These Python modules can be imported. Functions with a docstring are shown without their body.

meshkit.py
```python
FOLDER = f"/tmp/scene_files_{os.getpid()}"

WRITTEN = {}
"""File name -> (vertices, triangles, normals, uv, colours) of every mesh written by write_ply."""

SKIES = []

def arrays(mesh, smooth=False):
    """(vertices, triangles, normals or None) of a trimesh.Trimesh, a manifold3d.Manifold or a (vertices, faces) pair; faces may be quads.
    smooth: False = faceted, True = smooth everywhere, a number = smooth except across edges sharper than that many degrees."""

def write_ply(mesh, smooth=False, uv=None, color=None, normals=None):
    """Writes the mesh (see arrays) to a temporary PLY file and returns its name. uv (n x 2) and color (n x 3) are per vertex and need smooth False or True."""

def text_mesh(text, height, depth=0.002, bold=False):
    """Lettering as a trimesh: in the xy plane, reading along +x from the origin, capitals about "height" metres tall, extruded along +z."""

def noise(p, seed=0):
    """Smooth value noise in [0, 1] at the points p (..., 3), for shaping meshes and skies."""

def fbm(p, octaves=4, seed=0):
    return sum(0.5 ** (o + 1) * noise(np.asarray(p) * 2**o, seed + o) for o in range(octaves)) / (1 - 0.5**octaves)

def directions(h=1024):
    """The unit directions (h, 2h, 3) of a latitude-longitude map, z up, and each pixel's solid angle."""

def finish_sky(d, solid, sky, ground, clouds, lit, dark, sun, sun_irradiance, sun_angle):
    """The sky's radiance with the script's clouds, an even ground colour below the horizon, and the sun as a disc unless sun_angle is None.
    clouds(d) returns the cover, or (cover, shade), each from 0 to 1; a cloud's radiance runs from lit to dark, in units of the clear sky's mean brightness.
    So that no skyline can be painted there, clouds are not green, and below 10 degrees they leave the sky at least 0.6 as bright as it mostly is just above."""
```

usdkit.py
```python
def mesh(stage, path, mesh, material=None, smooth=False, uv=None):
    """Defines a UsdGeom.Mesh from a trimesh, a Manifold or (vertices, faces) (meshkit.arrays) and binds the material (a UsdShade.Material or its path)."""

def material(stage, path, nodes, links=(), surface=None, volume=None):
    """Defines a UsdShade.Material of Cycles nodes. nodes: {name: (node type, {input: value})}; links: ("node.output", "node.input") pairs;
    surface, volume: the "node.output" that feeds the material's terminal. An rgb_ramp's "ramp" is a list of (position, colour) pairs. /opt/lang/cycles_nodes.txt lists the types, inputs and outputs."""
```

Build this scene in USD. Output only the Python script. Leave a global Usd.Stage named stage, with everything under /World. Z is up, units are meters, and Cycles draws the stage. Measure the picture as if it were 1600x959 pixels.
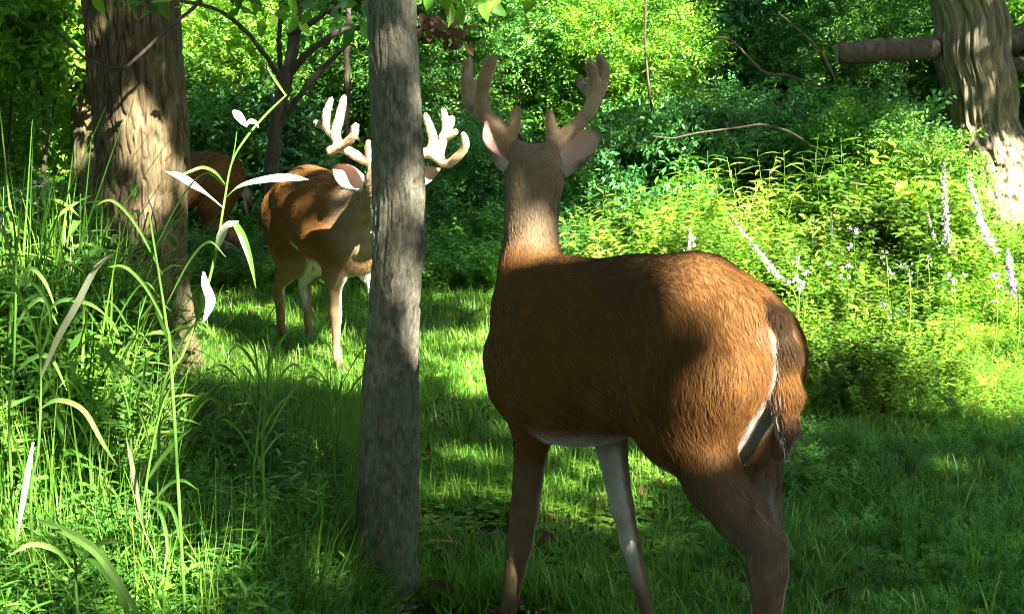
import math, numpy as np, trimesh, usdkit, meshkit
from pxr import Usd, UsdGeom, UsdLux, UsdShade, Gf, Sdf, Vt
stage = Usd.Stage.CreateInMemory()
UsdGeom.SetStageUpAxis(stage, 'Z'); UsdGeom.SetStageMetersPerUnit(stage, 1.0)
UsdGeom.Xform.Define(stage, '/World')
R_ = np.random.default_rng
# ---------------------------------------------------------------- camera
CAM = np.array([0., 0., 1.45]); PITCH = math.radians(9.86); FPX = 1931.0
FW = np.array([0, math.cos(PITCH), -math.sin(PITCH)]); UP = np.array([0, math.sin(PITCH), math.cos(PITCH)]); RT = np.array([1., 0, 0])
cam = UsdGeom.Camera.Define(stage, '/World/camera')
cam.CreateHorizontalApertureAttr(36.0); cam.CreateFocalLengthAttr(36.0 * FPX / 1600); cam.CreateClippingRangeAttr((0.05, 500.0))
cam.CreateVerticalApertureAttr(36.0 * 959 / 1600)
m4 = np.eye(4); m4[0, :3] = RT; m4[1, :3] = UP; m4[2, :3] = -FW; m4[3, :3] = CAM
UsdGeom.Xformable(cam).AddTransformOp().Set(Gf.Matrix4d(*m4.ravel().tolist()))
cam.CreateExposureAttr(EXPOSURE := 3.35)
# ---------------------------------------------------------------- sky and sun
SUN = np.array([0.60, -0.80, 0.0]) * math.cos(math.radians(38)) + np.array([0, 0, math.sin(math.radians(38))])
SUN /= np.linalg.norm(SUN)
SKY_STRENGTH, SUN_INTENSITY = 0.15, 1.25
sky_mat = usdkit.material(stage, '/World/Looks/sky_air', {
    'sky': ('sky_texture', {'sky_type': 'single_scattering', 'sun_disc': False, 'sun_elevation': math.asin(SUN[2]), 'sun_rotation': math.atan2(SUN[0], SUN[1])}),
    'bg': ('background_shader', {'strength': SKY_STRENGTH})}, [('sky.color', 'bg.color')], surface='bg.background')
dome = UsdLux.DomeLight.Define(stage, '/World/sky')
UsdShade.MaterialBindingAPI.Apply(dome.GetPrim()).Bind(sky_mat)
dome.GetPrim().SetCustomDataByKey('kind', 'structure')
sun = UsdLux.DistantLight.Define(stage, '/World/sun')
sun.CreateNormalizeAttr(True); sun.CreateIntensityAttr(SUN_INTENSITY); sun.CreateAngleAttr(0.5); sun.CreateColorAttr(Gf.Vec3f(1.0, 0.93, 0.80))
zx = SUN; xx = np.cross([0, 0, 1.0], zx); xx /= np.linalg.norm(xx); yx = np.cross(zx, xx)
s4 = np.eye(4); s4[0, :3] = xx; s4[1, :3] = yx; s4[2, :3] = zx
UsdGeom.Xformable(sun).AddTransformOp().Set(Gf.Matrix4d(*s4.ravel().tolist()))
# ---------------------------------------------------------------- helpers
OVERHEAD = 3
CANOPY_DENSITY, SPR_R = 170, .13
def ray(px, py):
    return RT * ((px - 800) / FPX) + FW - UP * ((py - 479.5) / FPX)
def at(px, py, Y):
    'the point that is Y metres ahead of the camera on the sight line measured in the photograph'
    d = ray(px, py); return CAM + d * (Y / d[1])
def proj(p):
    q = np.asarray(p, float) - CAM
    w = q @ FW
    return np.stack([800 + FPX * (q @ RT) / w, 479.5 - FPX * (q @ UP) / w], -1)
def unit(v):
    v = np.asarray(v, float); return v / (np.linalg.norm(v, axis=-1, keepdims=True) + 1e-12)
NAMES = {}
def numbered(parent, name):
    k = (parent, name); n = NAMES.get(k, 0); NAMES[k] = n + 1
    return f'{parent}/{name}' + (f'_{n:03d}' if n else '')
def tag(prim, label=None, cat=None, group=None, kind=None):
    p = prim.GetPrim() if hasattr(prim, 'GetPrim') else prim
    for k, v in (('label', label), ('category', cat), ('group', group), ('kind', kind)):
        if v: p.SetCustomDataByKey(k, v)
    return p
def thing(name, label, cat, loc=(0, 0, 0), group=None, kind=None):
    x = UsdGeom.Xform.Define(stage, numbered('/World', name)); x.AddTranslateOp().Set(Gf.Vec3d(*map(float, loc)))
    tag(x, label, cat, group, kind); x.loc = np.array(loc, float)
    return x
def obj(name, mesh, mat, parent=None, smooth=False, color=None, **kw):
    'one Mesh prim; vertices are given in world coordinates and moved into the frame of the thing'
    v, f, n = meshkit.arrays(mesh, smooth)
    off = parent.loc if parent is not None and hasattr(parent, 'loc') else np.zeros(3)
    path = numbered(str(parent.GetPath()) if parent is not None else '/World', name)
    m = UsdGeom.Mesh.Define(stage, path)
    m.CreatePointsAttr(Vt.Vec3fArray.FromNumpy((v - off).astype(np.float32)))
    m.CreateFaceVertexCountsAttr(Vt.IntArray.FromNumpy(np.full(len(f), 3, np.int32)))
    m.CreateFaceVertexIndicesAttr(Vt.IntArray.FromNumpy(f.astype(np.int32).ravel()))
    m.CreateSubdivisionSchemeAttr('none')
    if n is not None:
        m.CreateNormalsAttr(Vt.Vec3fArray.FromNumpy(n.astype(np.float32))); m.SetNormalsInterpolation('vertex')
    if color is not None:
        UsdGeom.PrimvarsAPI(m).CreatePrimvar('coat', Sdf.ValueTypeNames.Color3fArray, 'vertex').Set(Vt.Vec3fArray.FromNumpy(np.asarray(color, np.float32)))
    if mat is not None: UsdShade.MaterialBindingAPI.Apply(m.GetPrim()).Bind(mat)
    m.loc = off
    tag(m, **kw)
    return m
def join(meshes):
    v, f, n = [], [], 0
    for a, b in meshes:
        a = np.asarray(a, float); b = np.asarray(b, int)
        if b.shape[1] == 4: b = np.vstack([b[:, [0, 1, 2]], b[:, [0, 2, 3]]])
        v.append(a); f.append(b + n); n += len(a)
    return np.vstack(v), np.vstack(f)
def spline(pts, n):
    'Catmull-Rom through the rows of pts (any number of columns)'
    p = np.asarray(pts, float)
    if len(p) == 2: return p[0] + (p[1] - p[0]) * np.linspace(0, 1, n)[:, None]
    q = np.vstack([2 * p[0] - p[1], p, 2 * p[-1] - p[-2]])
    t = np.linspace(0, len(p) - 1 - 1e-9, n); i = t.astype(int); u = (t - i)[:, None]
    a, b, c, d = q[i], q[i + 1], q[i + 2], q[i + 3]
    return .5 * (2 * b + (c - a) * u + (2 * a - 5 * b + 4 * c - d) * u**2 + (3 * b - a - 3 * c + d) * u**3)
def tube(p, r, sides=7, cap=True):
    p = np.asarray(p, float); r = np.broadcast_to(r, (len(p),))
    t = unit(np.gradient(p, axis=0)); ref = np.array([0, 0, 1.0]) if abs(t[:, 2]).mean() < .8 else np.array([0, 1.0, 0])
    a = unit(np.cross(t, ref)); b = np.cross(t, a); g = np.arange(sides) * 2 * np.pi / sides
    v = (p[:, None] + r[:, None, None] * (np.cos(g)[None, :, None] * a[:, None] + np.sin(g)[None, :, None] * b[:, None])).reshape(-1, 3)
    i, j = np.meshgrid(np.arange(len(p) - 1), np.arange(sides), indexing='ij')
    q = np.stack([i * sides + j, i * sides + (j + 1) % sides, (i + 1) * sides + (j + 1) % sides, (i + 1) * sides + j], -1).reshape(-1, 4)
    f = np.vstack([q[:, [0, 1, 2]], q[:, [0, 2, 3]]])
    if cap:
        n = len(v); v = np.vstack([v, p[0], p[-1]]); k = np.arange(sides); e = (len(p) - 1) * sides
        f = np.vstack([f, np.stack([np.full(sides, n), (k + 1) % sides, k], 1), np.stack([np.full(sides, n + 1), e + k, e + (k + 1) % sides], 1)])
    return v, f
# ---------------------------------------------------------------- materials
def leafmat(name, cols, transl=.32, rough=.45, spec=.35, patch=1.1, amt=.45):
    'foliage: colour differs from leaf to leaf and in soft patches; light also passes through'
    k = len(cols)
    return usdkit.material(stage, '/World/Looks/' + name, {
        'geo': ('geometry', {}), 'obj': ('object_info', {}),
        'sum': ('math', {'math_type': 'add'}), 'fr': ('math', {'math_type': 'fraction'}),
        'ramp': ('rgb_ramp', {'ramp': [(i / (k - 1), c) for i, c in enumerate(cols)]}),
        'ns': ('noise_texture', {'scale': patch, 'detail': 2.0}), 'mr': ('map_range', {'from_min': .3, 'from_max': .7, 'to_min': 1 - amt, 'to_max': 1 + amt}),
        'mul': ('vector_math', {'math_type': 'scale'}), 'tr': ('vector_math', {'math_type': 'multiply', 'vector2': (1.25, 1.15, .45)}),
        'p': ('principled_bsdf', {'roughness': rough, 'specular_ior_level': spec}), 't': ('translucent_bsdf', {}), 'mix': ('mix_closure', {'fac': transl})},
        [('geo.random_per_island', 'sum.value1'), ('obj.random', 'sum.value2'), ('sum.value', 'fr.value1'), ('fr.value', 'ramp.fac'),
         ('geo.position', 'ns.vector'), ('ns.fac', 'mr.value'), ('ramp.color', 'mul.vector1'), ('mr.result', 'mul.scale'),
         ('mul.vector', 'p.base_color'), ('mul.vector', 'tr.vector1'), ('tr.vector', 't.color'), ('p.BSDF', 'mix.closure1'), ('t.BSDF', 'mix.closure2')], surface='mix.closure')
def barkmat(name, cols, sc=14, stretch=.16, bump=.6):
    return usdkit.material(stage, '/World/Looks/' + name, {
        'geo': ('geometry', {}), 'map': ('mapping', {'scale': (1, 1, stretch)}), 'n1': ('noise_texture', {'scale': sc, 'detail': 6.0, 'roughness': .65}),
        'n2': ('noise_texture', {'scale': 3.0, 'detail': 3.0}), 'n3': ('noise_texture', {'scale': sc * 5, 'detail': 4.0, 'roughness': .7}),
        'ramp': ('rgb_ramp', {'ramp': [(.30, cols[0]), (.48, cols[1]), (.66, cols[2])]}),
        'lich': ('rgb_ramp', {'ramp': [(.48, (0, 0, 0)), (.68, (1, 1, 1))]}),
        'mx': ('mix', {'color2': cols[3]}), 'mf': ('math', {'math_type': 'multiply', 'value2': .55}),
        'ad': ('math', {'math_type': 'multiply_add', 'value2': .35}), 'bump': ('bump', {'strength': bump, 'distance': .012}), 'p': ('principled_bsdf', {'roughness': .85, 'specular_ior_level': .2})},
        [('geo.position', 'map.vector'), ('map.vector', 'n1.vector'), ('map.vector', 'n3.vector'), ('geo.position', 'n2.vector'), ('n1.fac', 'ramp.fac'), ('n2.fac', 'lich.fac'),
         ('ramp.color', 'mx.color1'), ('lich.color', 'mf.value1'), ('mf.value', 'mx.fac'), ('n3.fac', 'ad.value1'), ('n1.fac', 'ad.value3'), ('ad.value', 'bump.height'),
         ('bump.normal', 'p.normal'), ('mx.color', 'p.base_color')], surface='p.BSDF')
def plain(name, col, rough=.6, spec=.4, var=.25, scale=20):
    a, b = np.array(col) * (1 - var), np.minimum(np.array(col) * (1 + var), .95)
    return usdkit.material(stage, '/World/Looks/' + name, {'geo': ('geometry', {}), 'n': ('noise_texture', {'scale': scale, 'detail': 3.0}), 'ramp': ('rgb_ramp', {'ramp': [(.3, tuple(a)), (.7, tuple(b))]}),
        'p': ('principled_bsdf', {'roughness': rough, 'specular_ior_level': spec})}, [('geo.position', 'n.vector'), ('n.fac', 'ramp.fac'), ('ramp.color', 'p.base_color')], surface='p.BSDF')
FUR = usdkit.material(stage, '/World/Looks/deer_fur', {'a': ('attribute', {'attribute': 'coat'}), 'p': ('principled_bsdf', {'roughness': .7, 'specular_ior_level': .10})}, [('a.color', 'p.base_color')], surface='p.BSDF')
VELVET = usdkit.material(stage, '/World/Looks/antler_velvet', {'a': ('attribute', {'attribute': 'coat'}), 'p': ('principled_bsdf', {'roughness': .8, 'specular_ior_level': .15, 'sheen_weight': .7, 'sheen_roughness': .35, 'sheen_tint': (.9, .8, .65)})}, [('a.color', 'p.base_color')], surface='p.BSDF')
EYE = plain('dark_eye', (.012, .009, .008), .12, .6, .1); HOOF = plain('hoof_horn', (.03, .025, .02), .45)
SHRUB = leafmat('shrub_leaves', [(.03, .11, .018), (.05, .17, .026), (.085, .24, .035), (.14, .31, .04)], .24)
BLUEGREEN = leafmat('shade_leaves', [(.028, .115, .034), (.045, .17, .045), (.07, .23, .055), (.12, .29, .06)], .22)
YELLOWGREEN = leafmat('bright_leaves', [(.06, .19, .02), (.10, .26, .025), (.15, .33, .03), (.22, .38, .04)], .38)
GRASSM = leafmat('grass_blades', [(.04, .14, .015), (.08, .22, .02), (.13, .29, .026), (.22, .34, .06)], .34, .42, .4)
WEEDM = leafmat('weed_leaves', [(.05, .15, .018), (.10, .24, .02), (.17, .32, .03), (.26, .40, .05)], .36)
BLADEM = leafmat('tall_grass_leaf', [(.08, .21, .035), (.12, .27, .045), (.17, .32, .07)], .34, .32, .55, 6, .2)
PALEM = leafmat('pale_grass_leaf', [(.33, .42, .27), (.40, .46, .34), (.44, .48, .38)], .30, .35, .5, 6, .15)
GREENW = leafmat('cool_weed_leaves', [(.03, .105, .016), (.055, .16, .022), (.085, .22, .028), (.15, .29, .045)], .34)
STRAWM = leafmat('dry_straw', [(.36, .30, .16), (.45, .38, .22), (.30, .24, .12)], .2, .6, .3)
DEADM = leafmat('dead_leaves', [(.05, .025, .018), (.08, .035, .022), (.11, .055, .03)], .2, .6, .2)
FLOWERM = leafmat('pale_flowers', [(.50, .46, .72), (.64, .61, .80), (.76, .75, .82)], .3, .6, .2, 6, .1)
BARK1 = barkmat('furrowed_bark', [(.04, .03, .017), (.095, .07, .036), (.16, .125, .066), (.105, .11, .045)], 30, .3, .9)
BARK2 = barkmat('smooth_grey_bark', [(.075, .07, .048), (.165, .155, .115), (.255, .245, .19), (.13, .165, .085)], 60, .5, 1.0)
BARK3 = barkmat('pale_shaggy_bark', [(.05, .042, .03), (.13, .11, .07), (.24, .20, .13), (.15, .145, .075)], 16, .22, .8)
TWIG = barkmat('twig_bark', [(.03, .024, .018), (.055, .045, .034), (.09, .075, .055), (.05, .06, .03)], 30, .3, .3)
WOOD = barkmat('cut_limb_bark', [(.03, .024, .018), (.065, .05, .036), (.10, .08, .055), (.06, .07, .03)], 20, .4, .5)
CUTW = plain('cut_wood', (.22, .16, .09), .8, .2)
SOIL = usdkit.material(stage, '/World/Looks/forest_soil', {'geo': ('geometry', {}), 'n': ('noise_texture', {'scale': 5.0, 'detail': 8.0, 'roughness': .7}),
    'ramp': ('rgb_ramp', {'ramp': [(.32, (.018, .022, .008)), (.5, (.03, .055, .014)), (.68, (.055, .10, .022))]}), 'b': ('bump', {'strength': .8, 'distance': .03}), 'p': ('principled_bsdf', {'roughness': .95, 'specular_ior_level': .1})},
    [('geo.position', 'n.vector'), ('n.fac', 'ramp.fac'), ('ramp.color', 'p.base_color'), ('n.fac', 'b.height'), ('b.normal', 'p.normal')], surface='p.BSDF')
# ---------------------------------------------------------------- bodies: round cones blended into one skin
def cone_d(P, a, b, ra, rb):
    ab = b - a; t = np.clip(((P - a) @ ab) / max(ab @ ab, 1e-12), 0, 1)
    return np.linalg.norm(P - a - t[..., None] * ab, axis=-1) - (ra + (rb - ra) * t)
def skin(prims, h, pad=.05):
    'prims: (a, b, ra, rb, blend). Surface nets over the blended distance field.'
    A = np.array([p[0] for p in prims]); B = np.array([p[1] for p in prims]); Rm = np.array([max(p[2], p[3]) for p in prims])
    lo = np.minimum(A - Rm[:, None], B - Rm[:, None]).min(0) - pad; hi = np.maximum(A + Rm[:, None], B + Rm[:, None]).max(0) + pad
    n = np.ceil((hi - lo) / h).astype(int) + 1
    ax = [lo[k] + h * np.arange(n[k]) for k in range(3)]
    D = np.full(n, .15)
    for a, b, ra, rb, k in prims:
        m = max(ra, rb) + k + .06
        sl = tuple(slice(max(0, int((min(a[i], b[i]) - m - lo[i]) / h)), int((max(a[i], b[i]) + m - lo[i]) / h) + 2) for i in range(3))
        P = np.stack(np.meshgrid(*[ax[i][sl[i]] for i in range(3)], indexing='ij'), -1)
        d = cone_d(P, np.asarray(a, float), np.asarray(b, float), ra, rb); o = D[sl]
        w = np.clip(.5 + .5 * (o - d) / k, 0, 1)
        D[sl] = o + (d - o) * w - k * w * (1 - w)
    s = D < 0
    c = [s[i:n[0] - 1 + i, j:n[1] - 1 + j, k:n[2] - 1 + k] for i in (0, 1) for j in (0, 1) for k in (0, 1)]
    cnt = sum(x.astype(np.int8) for x in c); act = (cnt > 0) & (cnt < 8)
    idx = np.full(act.shape, -1); cells = np.argwhere(act); idx[act] = np.arange(len(cells))
    acc = np.zeros((len(cells), 3)); num = np.zeros(len(cells)); off = np.array([(i, j, k) for i in (0, 1) for j in (0, 1) for k in (0, 1)])
    val = np.stack([D[tuple((cells + o).T)] for o in off], 1)
    for i in range(8):
        for j in range(i + 1, 8):
            if abs(off[i] - off[j]).sum() == 1:
                x = (val[:, i] < 0) != (val[:, j] < 0); t = val[x, i] / (val[x, i] - val[x, j])
                acc[x] += off[i] + t[:, None] * (off[j] - off[i]); num[x] += 1
    V = lo + h * (cells + acc / num[:, None]); F = []
    for axis in range(3):
        u, w = [(1, 2), (2, 0), (0, 1)][axis]
        a = np.take(s, range(n[axis] - 1), axis); b = np.take(s, range(1, n[axis]), axis)
        e = np.argwhere(a != b); e = e[(e[:, u] > 0) & (e[:, w] > 0) & (e[:, u] < n[u] - 1) & (e[:, w] < n[w] - 1)]
        flip = s[tuple(e.T)]; du, dw = np.eye(3, dtype=int)[u], np.eye(3, dtype=int)[w]
        q = np.stack([idx[tuple((e - du - dw).T)], idx[tuple((e - dw).T)], idx[tuple(e.T)], idx[tuple((e - du).T)]], 1)
        q[~flip] = q[~flip][:, ::-1]; F.append(q)
    F = np.vstack(F); F = F[(F >= 0).all(1)]
    F = np.vstack([F[:, [0, 1, 2]], F[:, [0, 2, 3]]])
    m = trimesh.Trimesh(V, F, process=False); trimesh.smoothing.filter_taubin(m, .5, -.53, 8)
    V2 = np.array(m.vertices); bad = ~(np.linalg.norm(V2 - V, axis=1) < 1.5 * h); V2[bad] = V[bad]
    return V2, np.array(m.faces)
def chain(pts, k):
    'pts: rows (x, y, z, r); consecutive round cones'
    p = [np.asarray(x, float) for x in pts]
    return [(p[i][:3], p[i + 1][:3], p[i][3], p[i + 1][3], k) for i in range(len(p) - 1)]
# ---------------------------------------------------------------- deer
class Frame:
    'x forward along the spine from the tail base, y to the animal\'s left, z up'
    def __init__(s, tx, ty, deg, scale=1.0, z0=0.0):
        a = math.radians(deg); s.T = np.array([tx, ty, z0]); s.f = np.array([math.cos(a), math.sin(a), 0]); s.l = np.array([-s.f[1], s.f[0], 0]); s.k = scale
    def W(s, p):
        p = np.asarray(p, float); return s.T + s.k * (p[..., :1] * s.f + p[..., 1:2] * s.l + p[..., 2:3] * np.array([0, 0, 1.0]))
    def L(s, w):
        q = (np.asarray(w, float) - s.T) / s.k; return np.stack([q @ s.f, q @ s.l, q[..., 2]], -1)
    def D(s, d):
        d = np.asarray(d, float); return d[0] * s.f + d[1] * s.l + np.array([0, 0, d[2]])
    def M(s, px, py, lat, r):
        'local point on the vertical plane lat beside the spine that the photograph shows at px, py'
        d = ray(px, py); o = s.T + s.k * lat * s.l
        t = ((o - CAM) @ s.l) / (d @ s.l); q = s.L(CAM + d * t); return (*q, r)
def head_prims(F, poll, fwd, up):
    fwd = unit(np.asarray(fwd, float)); left = unit(np.cross(up, fwd)); up = np.cross(fwd, left)
    def H(a, b, c): return np.asarray(poll) + a * fwd + b * left + c * up
    P = []
    def c(a, b, ra, rb, k=.02): P.append((H(*a), H(*b), ra, rb, k))
    c((0, 0, 0), (.07, 0, .0), .068, .064); c((.07, 0, 0), (.20, 0, -.035), .060, .040, .03); c((.20, 0, -.035), (.275, 0, -.05), .038, .030)
    c((.05, 0, -.05), (.24, 0, -.085), .045, .022, .03)
    for sgn in (1, -1):
        c((.045, sgn * .035, .02), (.095, sgn * .045, .012), .028, .02); c((.0, sgn * .04, .05), (-.01, sgn * .045, .075), .022, .018)
        c((.02, sgn * .04, -.03), (.12, sgn * .03, -.05), .036, .026)
    return P, H
def ear(F, base, tip, open_dir, width, n=13):
    'a cupped leaf-shaped ear with real thickness'
    base, tip = np.asarray(base, float), np.asarray(tip, float); ax = unit(tip - base); L = np.linalg.norm(tip - base)
    o = unit(np.asarray(open_dir, float) - ax * (np.asarray(open_dir) @ ax)); sd = np.cross(ax, o)
    us = np.linspace(0, 1, 15); ang = np.linspace(-1, 1, n); rows = []
    for side in (0, 1):
        g = []
        for u in us:
            w = width * (.34 + .66 * np.sin(np.pi * min(1, u * .93 + .10)) ** .8) * (1 - u**6) ** .7 + .002
            curl = 1.9 * (1 - u) ** 1.1 + .75
            th = .5 * (.011 * (1 - u) + .0035) * (1 if side else -1)
            rr = w / max(np.sin(min(curl, 1.55)), .3)
            for a in ang:
                p = base + ax * L * u + sd * rr * np.sin(a * curl) - o * (rr - th) * np.cos(a * curl) + o * (rr * .75 + .02 * u)
                g.append(p)
        rows.append(np.array(g))
    V = np.vstack(rows); m = len(us) * n; f = []
    for i in range(len(us) - 1):
        for j in range(n - 1):
            a, b, c_, d = i * n + j, i * n + j + 1, (i + 1) * n + j + 1, (i + 1) * n + j
            f += [(a, b, c_, d), (m + a, m + d, m + c_, m + b)]
    for i in range(len(us) - 1):
        for j in (0, n - 1):
            a, d = i * n + j, (i + 1) * n + j; f.append((a, d, m + d, m + a) if j == 0 else (d, a, m + a, m + d))
    for j in range(n - 1):
        a, b = (len(us) - 1) * n + j, (len(us) - 1) * n + j + 1; f.append((a, b, m + b, m + a)); f.append((j + 1, j, m + j, m + j + 1))
    f = np.array(f); tri = np.vstack([f[:, [0, 1, 2]], f[:, [0, 2, 3]]])
    mm = trimesh.Trimesh(V, tri, process=False); mm.fix_normals()
    return np.array(mm.vertices), np.array(mm.faces)
def antler(beams, h=.0045):
    P = []
    for b in beams: P += chain(spline(b, 4 * len(b)), .012)
    return skin(P, h, .02)
BROWN, DARKB, TAN, WHITE, GREY, BLACK = (np.array(c) for c in ((.115, .052, .014), (.055, .031, .013), (.165, .12, .075), (.50, .48, .44), (.205, .155, .10), (.022, .018, .016)))
def mixc(c, d, w): return c + (np.asarray(d) - c) * np.clip(w, 0, 1)[:, None]
def ss(x, a, b):
    t = np.clip((x - a) / (b - a), 0, 1); return t * t * (3 - 2 * t)
def coat(q, n, J):
    'coat colour of a deer at local points q with local normals n: where the animal itself is red-brown, pale or dark'
    s, l, z = q.T; c = np.tile(BROWN, (len(q), 1)); side = np.sign(l + 1e-9)
    nz = meshkit.fbm(q * 22, 3, 3) - .5
    c = mixc(c, DARKB, (ss(z, .93, 1.06) * .55 * ss(s, .05, .2) * (1 - ss(s, .62, .72))) + .5 * np.clip(nz, 0, .3))
    leg = 1 - ss(z, .50, .60)
    c = mixc(c, TAN * .85, leg * .75)
    inner = ss(-n[:, 1] * side, .05, .55)
    c = mixc(c, WHITE * .92, inner * (1 - ss(z, .52, .62)) * ss(z, .16, .32) * .85)
    c = mixc(c, WHITE, ss(-n[:, 2], .45, .85) * (1 - ss(z, .60, .68)) * ss(s, .02, .1) * (1 - ss(s, .70, .8)) * ss(z, .46, .52) * .9)
    rear = (1 - ss(s + .9 * nz * .1, .035, .085)) * (1 - ss(abs(l) + .1 * nz, .03, .06)) * ss(z, .55, .68) * (1 - ss(z, .90, .98))
    c = mixc(c, WHITE, rear * .6)
    c = mixc(c, TAN * .9, (1 - ss(s, .0, .12)) * ss(z, .42, .5) * (1 - ss(z, .60, .72)) * .7)
    nk = ss((q - J['neck0']) @ J['nax'], .03, .15)
    c = mixc(c, GREY, nk * .85)
    c = mixc(c, WHITE, nk * ss((n @ -J['up']), .55, .9) * .8 * ss((q - J['poll']) @ J['fwd'], -.06, .04))
    mz = (q - J['poll']) @ J['fwd']
    c = mixc(c, DARKB * .8, nk * ss(mz, .04, .09) * ss(n @ J['up'], .3, .8) * .5)
    c = mixc(c, WHITE, nk * np.exp(-((mz - .245) / .016)**2) * .8)
    return c * (1 + .5 * nz[:, None])
def strands(name, parent, V, Fc, color, flow, count, length, width, seed, mat, lift=.16):
    rng = R_(seed); tri = V[Fc]; cr = np.cross(tri[:, 1] - tri[:, 0], tri[:, 2] - tri[:, 0]); area = np.linalg.norm(cr, axis=1) / 2
    i = rng.choice(len(Fc), count, p=area / area.sum()); u = rng.random((count, 2)); fl = u.sum(1) > 1; u[fl] = 1 - u[fl]
    w = np.column_stack([1 - u.sum(1), u]); p = (tri[i] * w[:, :, None]).sum(1); nn = unit(cr[i]); cc = (color[Fc[i]] * w[:, :, None]).sum(1)
    d = flow(p, nn) + .5 * (meshkit.noise(p * 40) - .5)[:, None] * np.array([1, .7, -.4]) + rng.normal(0, .20, (count, 3)); d = unit(d - nn * (d * nn).sum(1)[:, None])
    ln = (length(p) if callable(length) else np.full(count, length)) * rng.uniform(.6, 1.25, count)
    t = np.array([0, .35, .7, 1.0]); up_ = lift * (t - .42 * t**2)
    P = p[:, None] + ln[:, None, None] * (d[:, None] * t[None, :, None] + nn[:, None] * up_[None, :, None])
    P[:, 0] -= nn * .002
    b = UsdGeom.BasisCurves.Define(stage, numbered(str(parent.GetPath()), name))
    b.CreateTypeAttr('linear'); b.CreateCurveVertexCountsAttr(Vt.IntArray.FromNumpy(np.full(count, 4, np.int32)))
    b.CreatePointsAttr(Vt.Vec3fArray.FromNumpy((P.reshape(-1, 3) - parent.loc).astype(np.float32)))
    b.CreateWidthsAttr(Vt.FloatArray.FromNumpy(np.tile(width * np.array([1, .85, .6, .2], np.float32), count))); b.SetWidthsInterpolation('vertex')
    cc = cc * rng.uniform(.72, 1.3, count)[:, None]
    UsdGeom.PrimvarsAPI(b).CreatePrimvar('coat', Sdf.ValueTypeNames.Color3fArray, 'vertex').Set(Vt.Vec3fArray.FromNumpy(np.repeat(cc, 4, 0).astype(np.float32)))
    UsdShade.MaterialBindingAPI.Apply(b.GetPrim()).Bind(mat); tag(b, kind='stuff')
    return b
def torso(neck, poll, fat=1.0, len_=1.0):
    P = []; S = len_
    def c(a, b, ra, rb, k=.07): P.append(((a[0] * S, a[1], a[2]), (b[0] * S, b[1], b[2]), ra * fat, rb * fat, k))
    for g in (1, -1):
        c((.085, g * .055, .885), (.20, g * .055, .935), .12, .125); c((.20, g * .055, .935), (.38, g * .045, .905), .125, .125); c((.38, g * .045, .905), (.52, g * .04, .885), .125, .125); c((.52, g * .04, .885), (.64, g * .03, .895), .125, .11)
        c((.26, g * .045, .82), (.50, g * .05, .765), .135, .150, .09); c((.50, g * .05, .765), (.61, g * .042, .75), .150, .130); c((.61, g * .04, .76), (.65, g * .025, .78), .125, .105)
        c((.075, g * .065, .84), (.12, g * .085, .72), .115, .11, .1)
    c((.60, 0, .94), (.68, 0, .93), .08, .085); c((.63, 0, .70), (.675, 0, .78), .092, .082)
    c((-.005, 0, .90), (.06, 0, .975), .05, .06); c((.03, 0, .935), (.16, 0, 1.0), .06, .065); c((.16, 0, 1.0), (.34, 0, .985), .065, .06); c((.34, 0, .985), (.56, 0, .955), .06, .06)
    return P
D1 = Frame(.53, 2.62, 134)
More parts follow.
